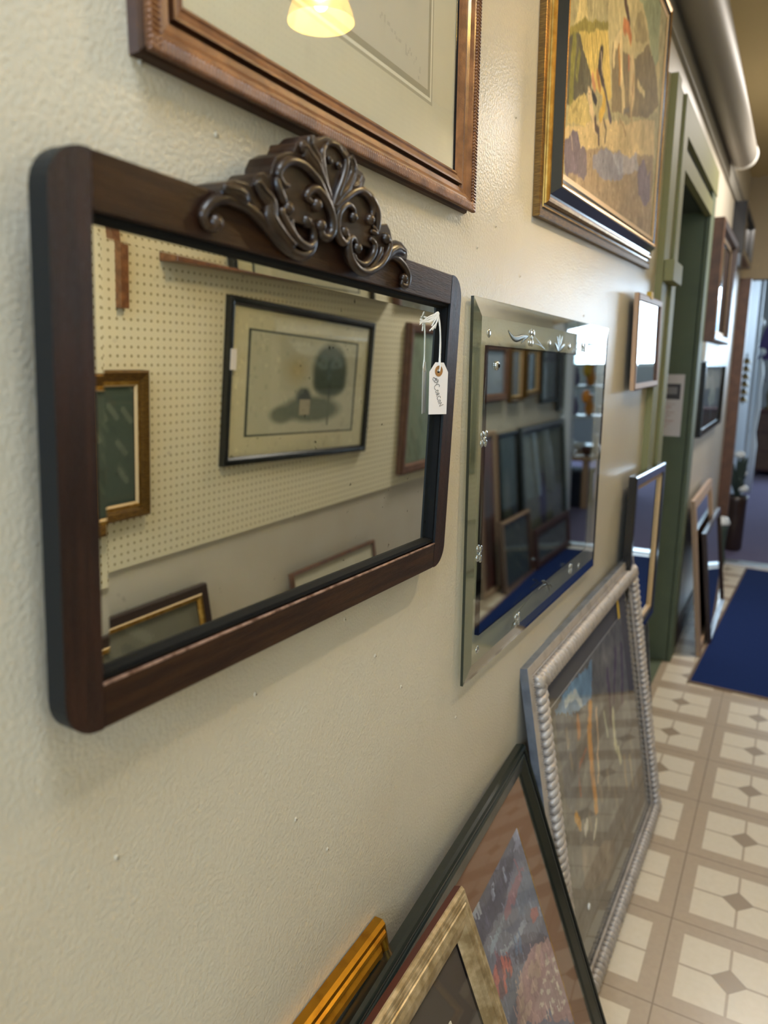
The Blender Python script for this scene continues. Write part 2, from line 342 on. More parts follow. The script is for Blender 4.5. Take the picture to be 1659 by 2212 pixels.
mb.box((-2.7, 12.0, 0), (5.1, 12.1, 1.5), 'wall_far'); mb.box((-2.7, 12.0, 2.62), (5.1, 12.1, CZ), 'wall_far')
mb.box((-2.7, 12.0, 1.5), (.2, 12.1, 2.62), 'wall_far'); mb.box((4.3, 12.0, 1.5), (5.1, 12.1, 2.62), 'wall_far'); struct(mb, 'wall_far')
mb = MB(); mb.box((5.0, 6.0, 0), (5.1, 12.1, CZ), 'wall_far'); struct(mb, 'wall_right_far')
mb = MB(); mb.box((-.62, -2.6, 0), (5.1, -2.5, CZ), 'wall'); struct(mb, 'wall_back')
sky = emis('bright_overcast_sky', 'c4dcff', 2.2); nt = sky.node_tree; tc = nt.nodes.new('ShaderNodeTexCoord'); ns = nt.nodes.new('ShaderNodeTexNoise'); ns.inputs['Scale'].default_value = 2.2
rp = nt.nodes.new('ShaderNodeValToRGB'); rp.color_ramp.elements[0].position = .42; rp.color_ramp.elements[0].color = (.16, .38, .62, 1); rp.color_ramp.elements[1].position = .58; rp.color_ramp.elements[1].color = (.75, .92, 1, 1)
nt.links.new(tc.outputs['Object'], ns.inputs['Vector']); nt.links.new(ns.outputs['Fac'], rp.inputs[0]); nt.links.new(rp.outputs[0], nt.nodes['Principled BSDF'].inputs['Emission Color'])
def window(n, a, b, y, face):
    mb = MB(); x0, z0 = a; x1, z1 = b; t = .05
    for q in ((x0, z0, x1, z0+t), (x0, z1-t, x1, z1), (x0, z0, x0+t, z1), (x1-t, z0, x1, z1), ((x0+x1)/2-t/2, z0, (x0+x1)/2+t/2, z1)):
        mb.box((q[0], y-.03, q[1]), (q[2], y+.03, q[3]), 'trimw')
    w = struct(mb, 'window_%d' % n)
    mb = MB(); mb.box((x0+t, y-.004, z0+t), (x1-t, y+.004, z1-t), sky); o = mb.build('pane', w); return w
window(1, (.2, 1.5), (4.3, 2.62), 12.05, -1)
window(2, (-.35, 1.25), (.75, 2.6), -2.47, 1)
# green doorway: recess, casing, transom strip
mb = MB()
mb.box((-1.05, 2.62, 0), (-1.0, 3.80, 2.2), 'green'); mb.box((-1.0, 2.62, 0), (-.62, 2.70, 2.13), 'green'); mb.box((-1.0, 3.66, 0), (WX, 3.74, 2.13), 'green')
mb.box((-1.0, 2.62, 2.12), (-.44, 3.74, 2.16), 'dkgreen'); mb.box((-1.0, 2.70, 0), (-.44, 3.66, .004), 'green')
struct(mb, 'door_1')
cx0, cx1 = -.424, -.398
mb = MB()
mb.box((cx0, 2.49, 0), (cx1, 2.56, 2.31), 'olive'); mb.box((cx0, 2.56, 0), (-.408, 2.69, 2.31), 'olive'); mb.box((cx0, 2.69, 0), (cx1, 2.775, 2.31), 'olive')
mb.box((-.47, 2.765, 0), (-.42, 2.775, 2.13), 'olive')
struct(mb, 'trim_1')
mb = MB(); mb.box((cx0, 3.66, 0), (-.402, 3.80, 2.31), 'green'); struct(mb, 'trim_2')
mb = MB(); mb.box((cx0, 2.775, 2.205), (cx1, 3.80, 2.31), 'olive'); mb.box((cx0, 2.775, 2.16), (-.416, 3.66, 2.205), 'dkgreen'); mb.box((cx0, 2.775, 2.10), (cx1, 3.66, 2.16), 'olive')
struct(mb, 'trim_3')
mb = MB(); mb.box((-.42, 3.80, 0), (-.407, 5.9, .10), 'redb'); struct(mb, 'baseboard_left')
mb = MB(); mb.box((RX-.012, -2.4, 0), (RX, 5.99, .09), 'redb'); struct(mb, 'baseboard_right')
mb = MB(); mb.box((WX, -2.4, 2.395), (WX+.012, 5.9, 2.475), 'ledge'); mb.box((WX, -2.4, 2.475), (WX+.018, 5.9, 2.487), 'ledge'); struct(mb, 'trim_4')
mb = MB(); mb.box((WX, 5.90, 0), (-.345, 5.985, 2.06), 'brown'); struct(mb, 'trim_5')
mb = MB(); mb.box((WX, 6.12, 0), (-.395, 6.5, 2.06), 'trimw'); struct(mb, 'trim_6')
mb = MB(); mb.box((WX, 8.85, 0), (-.39, 9.01, 2.6), 'trimw'); struct(mb, 'trim_7')
mb = MB(); mb.box((.80, 6.0, 0), (RX, 6.10, 2.06), 'trimw'); struct(mb, 'trim_8')
mb = MB(); mb.box((-.41, 5.83, .0), (RX-.012, 5.92, .012), 'steel'); struct(mb, 'trim_threshold')
# ventilation pipe under the ceiling
e = thing('ventilation_pipe', 'long painted round metal pipe running along the top of the cream wall', 'pipe', (-.346, -2.3, 2.495), 0)
e.matrix_world = Matrix.Translation((-.346, -2.3, 2.495))
mb = MB(); mb.lathe([(.062, 0), (.062, 6.6), (.058, 6.63)], 'duct', seg=28); o = mb.build('pipe_body', e); o.rotation_euler = (-math.pi/2, 0, 0)
mb = MB(); mb.lathe([(.058, 6.60), (.066, 6.60), (.067, 6.63), (.060, 6.645), (.03, 6.65), (.0, 6.65)], 'steelp', seg=28); o = mb.build('end_cap', e); o.rotation_euler = (-math.pi/2, 0, 0); o['label'] = 'pale rounded end cap'
for yy in (1.0, 3.9):
    mb = MB(); mb.box((-.078, yy, -.004), (-.058, yy+.03, .02), 'duct'); mb.tube([(-.0, yy+.015, .06), (0, yy+.015, .26)], .006, 'ductd'); mb.build('hanger', e)

# ------------------------------------------------------------ runner
e = thing('floor_runner', 'navy blue carpet runner lying on the cream tiles down the aisle', 'rug', (-.304, 3.446, 0), 0)
e.matrix_world = Matrix.Translation((-.300, 3.446, 0)) @ Matrix.Rotation(R(-3.0), 4, 'Z')
mb = MB(); mb.box((.012, .012, .0), (.938, 2.278, .009), 'mat_blue'); mb.build('pile', e, .003)
mb = MB(); sweep(mb, .95, 2.29, [(0, 0), (.001, .007), (.013, .008)], ['binding']*2); mb.build('bound_edge', e)

# ------------------------------------------------------------ old mirror with carved crest
OM = Vector((-.390, .275, 1.2091)); TM = .017
uM, wM, nM = axes(-.311, 1.97, -1.83)
mirror = thing('wall_mirror', 'dark mahogany wall mirror with rounded corners and a carved scroll crest', 'mirror', OM-nM*TM, -.311, 1.97, -1.83)
W0, H0 = .5945, .372
def arc(cx, cy, r, a0, a1, k=8): return [(cx+r*math.cos(R(a0+(a1-a0)*i/k)), cy+r*math.sin(R(a0+(a1-a0)*i/k))) for i in range(k+1)]
mb = MB(); rr = .027
mb.prism(arc(rr, rr, rr, 180, 270)+[(.030, 0), (.030, H0)]+arc(rr, H0-rr, rr, 90, 180), 0, TM, 'woodv', 'ebony'); mb.build('stile', mirror, .0018)
mb = MB(); mb.prism([(.5632, 0)]+arc(W0-rr, rr, rr, 270, 360)+arc(W0-rr, H0-rr, rr, 0, 90)+[(.5632, H0)], 0, TM, 'woodv', 'ebony'); mb.build('stile', mirror, .0018)
mb = MB(); mb.box((.0303, .0, 0), (.5629, .033, TM), 'wood'); mb.build('rail', mirror, .0012)
mb = MB(); mb.box((.0303, .0318, TM-.0015), (.5629, .0333, TM+.0004), 'worn'); o = mb.build('worn_lip', mirror); o['label'] = 'pale worn inner lip'
mb = MB(); mb.box((.0303, .337, 0), (.5629, H0, TM), 'wood'); mb.build('rail', mirror, .0012)
mb = MB(); mb.box((.02, .024, -.004), (.572, .346, .002), 'oakd'); mb.build('backboard', mirror)
mb = MB(); sweep(mb, .5925, .358, [(.028, .0065), (.028, .0145), (.0315, .0135), (.0335, .0072)], ['black2']*3)
o = mb.build('rabbet', mirror); o.location = (0, .007, 0)
# bevelled plate: flat centre and four sloping facets
gx0, gy0, gx1, gy1 = .031, .032, .5615, .3385; bw = .014; z0, z1 = .0055, .0062; bb = .007
mb = MB(); mb.add([(gx0, gy0, z0), (gx1, gy0, z0), (gx1, gy1, z0), (gx0, gy1, z0), (gx0+bw, gy0+bb, z1), (gx1-bw, gy0+bb, z1), (gx1-bw, gy1-bw, z1), (gx0+bw, gy1-bw, z1), (gx0, gy0, .0025), (gx1, gy0, .0025), (gx1, gy1, .0025), (gx0, gy1, .0025)],
    [(4, 5, 6, 7), (0, 1, 5, 4), (1, 2, 6, 5), (2, 3, 7, 6), (3, 0, 4, 7), (11, 10, 9, 8), (8, 9, 1, 0), (9, 10, 2, 1), (10, 11, 3, 2), (11, 8, 0, 3)], 'mirror')
mb.build('bevelled_glass', mirror)
SIL = [(.1384,.368),(.1384,.3735),(.1405,.3785),(.1518,.3828),(.1631,.3838),(.1709,.3827),(.1746,.3901),(.1785,.394),(.1856,.3963),(.1908,.394),(.1948,.3986),(.1957,.4037),(.2007,.4116),(.2114,.4175),(.2224,.4208),(.2256,.4257),(.2266,.4291),(.237,.4327),(.2439,.4384),(.2498,.4414),(.2561,.4400),(.268,.4455),(.2774,.4463),(.2883,.4464),(.2997,.4452),(.3064,.4408),(.3087,.4369),(.3115,.4421),(.3184,.4395),(.323,.4329),(.3313,.4317),(.3366,.4271),(.3337,.4208),(.3408,.4201),(.3541,.4171),(.3637,.4102),(.3684,.4021),(.3703,.3941),(.3822,.3967),(.3891,.3919),(.395,.3828),(.403,.3846),(.4147,.3848),(.4274,.3801),(.4299,.3745),(.4286,.3682)]
mb = MB(); mb.prism(SIL[::-1], TM-.022, TM+.006, 'carve'); crest = mb.build('crest', mirror, .001)
SCR = dict(
A=[(.133,.3495),(.1286,.3453),(.1226,.3481),(.1208,.3533),(.1259,.3598),(.1336,.3648),(.1443,.3683),(.1536,.3686),(.1651,.3676),(.1751,.3649),(.1855,.3609),(.1963,.3556),(.2075,.35),(.2191,.3462),(.2346,.3438),(.248,.3466),(.2552,.3542),(.2566,.3626),(.253,.3694),(.2441,.3717)],
B=[(.1371,.3734),(.1497,.3743),(.1592,.3733),(.169,.3701),(.1812,.3643)], C=[(.1734,.3871),(.1807,.381),(.1902,.3765),(.1925,.3709),(.1922,.3647),(.1994,.3586),(.2108,.3525),(.2213,.3479)],
D=[(.2131,.3758),(.2055,.3717),(.2125,.3637),(.2209,.3575),(.2305,.3527),(.244,.3516),(.2525,.3571)], D2=[(.2214,.3692),(.2195,.3624),(.2268,.3566),(.2402,.353)],
E=[(.2146,.3931),(.2079,.3928),(.2011,.3967),(.202,.4024),(.2105,.4095),(.2216,.413),(.2344,.4131),(.2443,.4104),(.2545,.4064),(.2639,.3992),(.2737,.3912),(.2783,.3832)],
E2=[(.198,.3953),(.2004,.388),(.205,.3822),(.2096,.3788)], F=[(.2532,.3868),(.2394,.3898),(.2439,.396),(.2524,.3993),(.2615,.3967),(.2711,.3906),(.2778,.3817),(.2792,.3715),(.2729,.3641),(.2636,.3645),(.2606,.3715)],
G=[(.2427,.437),(.2419,.4304),(.2483,.4257),(.2548,.4209),(.2572,.4136),(.2635,.4058),(.2735,.3946)], G2=[(.229,.4246),(.2333,.4262),(.2399,.4222),(.2513,.4174),(.2567,.4109)],
H1=[(.2656,.4372),(.2597,.4297),(.2611,.4182),(.2653,.4073),(.2731,.3969),(.2774,.3879)], H2=[(.2896,.4389),(.2975,.4349),(.2969,.426),(.2916,.4135),(.285,.402),(.2786,.3882)], H3=[(.2662,.4368),(.2724,.4409),(.282,.4417),(.2896,.4389)],
H4=[(.2696,.4294),(.2716,.4269),(.2736,.4244)], H5=[(.283,.4286),(.285,.4264),(.2876,.4243)], I=[(.3036,.4383),(.3094,.4317),(.31,.4242),(.3054,.4167),(.2996,.409),(.2901,.4006),(.2809,.3905)], I2=[(.3219,.4264),(.3174,.417),(.3071,.4127)],
J=[(.3434,.3928),(.3485,.3993),(.3462,.4076),(.3356,.4133),(.323,.4144),(.31,.4095),(.2988,.4025),(.288,.3951),(.2811,.3874)], J2=[(.3591,.3834),(.3586,.3951),(.3538,.4051),(.3429,.4122),(.3298,.4159)],
K=[(.3131,.3888),(.3146,.3943),(.307,.3979),(.2981,.396),(.2897,.3892),(.2865,.381),(.2872,.3722),(.2927,.3662),(.3006,.3643),(.3054,.3697),(.2986,.3737)],
L=[(.3221,.3633),(.3189,.3688),(.312,.3709),(.3071,.3655),(.3091,.3566),(.3165,.3491),(.328,.3446),(.3423,.3446),(.3595,.3505),(.3724,.3588),(.3823,.3697),(.3845,.3787),(.3762,.3815)],
L2=[(.3171,.3579),(.3231,.3521),(.3359,.3506),(.3456,.3555),(.3536,.3637),(.355,.3723),(.3464,.3763)], L3=[(.3436,.3455),(.3561,.3542),(.3671,.3651),(.3695,.3719)], Mm=[(.3511,.3888),(.3576,.3831),(.3472,.3833)],
N=[(.4267,.3501),(.424,.3437),(.4348,.3434),(.4375,.3531),(.4289,.3612),(.4124,.3671),(.3955,.3674),(.3801,.3607),(.3684,.3532)], N2=[(.4184,.374),(.4046,.3755),(.3902,.371),(.3785,.3612)])
THK = dict(A=.0048, B=.0060, C=.0078, D=.0042, E=.0040, E2=.004, F=.0044, G=.0062, H1=.0034, H2=.0036, H4=.0026, H5=.003, I=.0062, J=.0042, J2=.0044, K=.0038, L=.0042, L2=.0034, N=.0036, N2=.0060, G2=.0072, I2=.0064)
ENDB = 'ADFJKLN'
for k, p in SCR.items():
    r = THK.get(k, .0027); on = k not in 'AN'
    q = smooth_path([(x, y, TM+(.0075 if (y > .372 or k not in ('A', 'N', 'B')) else .0035)) for x, y in p], 5); n = len(q)
    rs = [r*(.45+.55*math.sin(math.pi*min(1, (i/(n-1))*2.2)/2)*min(1, .45+(1-i/(n-1))*2.2)) for i in range(n)]
    mb = MB(); mb.tube(q, rs, 'carve', 10, .62 if r > .0055 else 1.1)
    if r > .0055: mb.tube([v+Vector((0, .0012, r*.5)) for v in q], [v*.22 for v in rs], 'carve', 6)
    # a thin worn ridge line beside the stroke and the rolled eye of each scroll
    if k[0] in ENDB and len(k) == 1: mb.ball(q[0], r*1.35, 'carve', seg=12, rings=8)
    if k in ('F', 'K', 'L', 'A'): mb.ball(q[-1], r*1.3, 'carve', seg=12, rings=8)
    mb.build('carved_scroll', crest)
mb = MB()
for i in range(9): t = i/8; mb.ball((.2575+t*.0165, .412-t*.020, TM+.0085), .0016, 'carve')
for i in range(6): t = i/5; mb.ball((.3065-t*.016, .4105-t*.011, TM+.0085), .0016, 'carve')
mb.build('bead_row', crest)
mb = MB()   # cup shaped webs filling the lower scrolls
for pts in ([(.2125,.3637),(.2209,.3575),(.2305,.3527),(.244,.3516),(.2525,.3571),(.2552,.3542),(.248,.3466),(.2346,.3438),(.2191,.3462),(.2075,.35)], [(.3091,.3566),(.3165,.3491),(.328,.3446),(.3423,.3446),(.3595,.3505),(.3724,.3588),(.3823,.3697),(.3700,.3719),(.3550,.3723),(.3536,.3637),(.3456,.3555),(.3359,.3506),(.3231,.3521),(.3171,.3579)],
            [(.1871,.3609),(.1963,.3556),(.2075,.35),(.2125,.3637),(.2055,.3717),(.2131,.3780),(.1948,.3850),(.1925,.3709)]):
    mb = MB(); mb.prism(pts, TM-.001, TM+.0045, 'carve'); mb.build('leaf_web', crest, .001)
for x, y in ((.1, .36), (.5, .36)): mb = MB(); mb.box((x, y-.01, -.006), (x+.01, y, 0), 'brass'); mb.build('hanging_plate', mirror)

# price tag tied to the mirror
tagt = thing('price_tag', 'white card price tag with brown eyelet hanging on string from the carved mirror', 'tag', (-.39406, .81361, 1.39417))
uT, vT, nT = Vector((.30015, .95349, -.02769)), Vector((.05718, .01099, .9983)), Vector((.95218, -.30123, -.05122))
mT = Matrix((uT, vT, nT)).transposed().to_4x4(); mT.translation = Vector((-.39406, .81361, 1.39417))+nT*.0012; tagt.matrix_world = mT
cardp = [(.0, .0), (.0327, .0), (.0298, .0522), (.0206, .0637), (.0057, .0637), (-.0039, .0519)]
hp = [(.0125+.0030*math.cos(R(a)), .0532+.0025*math.sin(R(a))) for a in range(0, 360, 30)]
bm = bmesh.new(); vs = [bm.verts.new((x, y, 0)) for x, y in cardp]; hs = [bm.verts.new((x, y, 0)) for x, y in hp]
es = [bm.edges.new((vs[i], vs[(i+1) % 6])) for i in range(6)]+[bm.edges.new((hs[i], hs[(i+1) % 12])) for i in range(12)]
bmesh.ops.triangle_fill(bm, use_beauty=True, edges=es); bmesh.ops.solidify(bm, geom=bm.faces[:], thickness=.0004)
me = bpy.data.meshes.new('card'); bm.to_mesh(me); bm.free(); me.materials.append(M['paper']); o = bpy.data.objects.new('card', me); COL.objects.link(o); o.parent = tagt
mb = MB()
vs = [(x*rx+.0124, y*ry+.0533, z) for z in (.0001, .0007) for rx, ry in ((.0070, .0067), (.0031, .0026)) for x, y in [(math.cos(R(a)), math.sin(R(a))) for a in range(0, 360, 15)]]
fs = []
for i in range(24):
    j = (i+1) % 24; fs += [(48+i, 48+j, 72+j, 72+i), (i, j, 48+j, 48+i), (24+j, 24+i, 72+i, 72+j)]
mb.add(vs, fs, 'kraft'); mb.build('eyelet', tagt)
TXT = [[(.0035,.0455),(.0093,.0437),(.013,.0423),(.0119,.0394),(.007,.0393),(.0023,.0431),(.0035,.0455)], [(.0042,.0455),(.0126,.0399)], [(.0055,.0403),(.0099,.0446)], [(.0108,.0385),(.0098,.0368)]]
def word(letters, ox, oy, dx, dy):
    # handwritten capitals running down the tag
    G_ = dict(C=[[(.9,.85),(.6,1),(.2,.8),(.05,.45),(.2,.1),(.55,0),(.95,.15)]], o=[[(.5,.62),(.15,.45),(.12,.15),(.45,0),(.82,.15),(.85,.45),(.5,.62)]],
        R=[[(.15,0),(.2,.62),(.6,.64),(.75,.45),(.3,.32),(.85,0)]], N=[[(.05,0),(.2,.85),(.75,.05),(1.0,1.15)]])
    n_ = math.hypot(dx, dy); dx /= n_; dy /= n_; t = 0
    for ch, w_, h_ in letters:
        for st in G_[ch]: TXT.append([(ox+dx*(t+x*w_)-dy*y*h_, oy+dy*(t+x*w_)+dx*y*h_) for x, y in st])
        t += w_*1.12
word((('C', .0062, .0098), ('o', .0038, .0088), ('R', .0038, .0085), ('C', .0044, .0064), ('o', .0036, .0078), ('N', .0050, .0066)), .0052, .0350, .46, -.89)
mb = MB()
for s_ in TXT: mb.tube([(x, y, .0006) for x, y in s_], .00028, 'ink', 5)
mb.build('handwriting', tagt)
mb = MB()
mb.tube(smooth_path([(.0128, .0528, .0012), (.0130, .058, .0018), (.0126, .0640, .0012), (.0123, .0708, .0008), (.0113, .0874, .0006), (.0071, .1092, .0010), (.002, .122, .0012)], 5), .0010, 'string', 6)
mb.tube(smooth_path([(.0122, .0528, -.0010), (.0118, .064, .0004), (.0108, .0800, .0008), (.0090, .1000, .0008), (.002, .121, .0014)], 5), .0008, 'string', 6)
for a in range(16):
    q = R(14*a-30); l = .6+.4*((a*7) % 5)/4; mb.tube(smooth_path([(.004, .1215, .001), (-.006+.008*math.cos(q), .116+.006*math.sin(2*q), .0016), (-.020+.019*l*math.cos(q), .104+.013*l*math.sin(q), .0012)], 4), .0009, 'string', 5)
mb.build('string', tagt)

# ------------------------------------------------------------ etched plate glass mirror
gl = thing('plate_glass_mirror', 'frameless square mirror with a clear glass border of etched flowers', 'mirror', Vector((-.405, .983, .959))-axes(.1, -.34, -.66)[2]*.006, .1, -.34, -.66)
GW, GH = .846, .5917; b_ = .026; mb = MB()
vo = lambda s, z: [(s, s, z), (GW-s, s, z), (GW-s, GH-s, z), (s, GH-s, z)]
mb.add(vo(0, .0)+vo(0, .0045)+vo(b_, .0072), [(3, 2, 1, 0), (8, 9, 10, 11)], 'clear')
mb.add(vo(0, .0045)+vo(b_, .0072), [(0, 1, 5, 4), (1, 2, 6, 5), (2, 3, 7, 6), (3, 0, 4, 7)], 'bevglass')
mb.add(vo(0, .0)+vo(0, .0045), [(0, 1, 5, 4), (1, 2, 6, 5), (2, 3, 7, 6), (3, 0, 4, 7)], 'edge')
plate = mb.build('bevelled_plate', gl)
mb = MB(); mb.box((.078, .062, -.0125), (.775, .523, -.0015), 'mirror2'); mb.build('mirror_panel', gl)
mb = MB(); mb.box((.075, .059, -.0125), (.078, .526, -.0016), 'black2'); mb.box((.075, .523, -.0125), (.778, .526, -.0016), 'black2'); mb.box((.775, .059, -.0125), (.778, .526, -.0016), 'black2'); mb.box((.075, .059, -.0125), (.778, .062, -.0016), 'black2'); mb.build('panel_edge', gl)
Z = .0074
mb = MB()
for x, y in ((.0543, .5423), (.3608, .5389), (.4966, .5385), (.0488, .0453), (.6816, .038), (.79, .54)): mb.ball((x, y, Z), .0065, 'cut', (1, 1, .25), 14, 8)
for x, y in ((.2481,.5533),(.2634,.5525),(.2455,.5361),(.2581,.5358),(.597,.5448),(.6205,.5446),(.5992,.5352),(.6188,.5348),(.0413,.3915),(.0564,.3919),(.0405,.3789),(.0557,.3784),(.039,.2151),(.0507,.2119),(.0383,.2004),(.0501,.1962),(.2363,.0439),(.2518,.0429),(.2354,.0308),(.2535,.0298),(.60,.055),(.613,.052),(.60,.043),(.613,.04)):
    mb.ball((x, y, Z), .0062, 'cut', (.95, 1, .3), 14, 8)
for x, y in ((.2518, .545), (.608, .54), (.0485, .385), (.0445, .2058), (.2445, .037)): mb.ball((x, y, Z+.0012), .0042, 'cut', (1, 1, .4), 12, 8)
mb.build('cut_blossoms', gl)
mb = MB()
def leafs(p, r): q = smooth_path([(x, y, Z-.0002) for x, y in p], 5); n = len(q); mb.tube(q, [r*math.sin(math.pi*(.06+.9*i/(n-1))) for i in range(n)], 'etched', 6, .15)
leafs([(.1375,.5507),(.1581,.5416),(.1807,.5396),(.215,.5448),(.2416,.546)], .0052); leafs([(.2023,.533),(.2202,.542),(.2393,.5452)], .0028)
for t in ([(.2665,.5487),(.2966,.5397),(.3369,.5273)], [(.2657,.5361),(.3056,.5336),(.3369,.5273)], [(.597,.540),(.55,.533),(.515,.527)], [(.60,.548),(.57,.55),(.515,.527)], [(.0485,.40),(.045,.44),(.049,.48)], [(.0445,.218),(.047,.25),(.049,.30)], [(.2445,.05),(.29,.058),(.335,.066)]): leafs(t, .0011)
for x, y in [(.3929,.5418),(.4088,.5553),(.4269,.5588),(.4464,.5571),(.4658,.541)]: leafs([(.4236, .5255), ((x+.4236)/2, (y+.5255)/2+.002), (x, y)], .0048)
for x, y in [(.3629,.0618),(.3849,.0753),(.4217,.0393),(.4484,.0342),(.467,.0414)]: leafs([(.4317, .0566), ((x+.4317)/2, (y+.0566)/2+.002), (x, y)], .0030)
leafs([(.21,.028),(.222,.036),(.236,.038)], .0035); leafs([(.64,.545),(.665,.55),(.70,.548)], .004)
mb.build('etched_leaves', gl)
mb = MB(); mb.ball((.0897, .4953, .0085), .0075, 'cut', (1, 1, .5), 14, 8); mb.ball((.0897, .4953, .0115), .0035, 'black2', (1, 1, .6)); mb.build('mirror_screw', gl)
for x in (.2, .65):
    panel('hanging_bracket', gl, x, .40, x+.03, .44, -.0215, -.0125, 'brass')
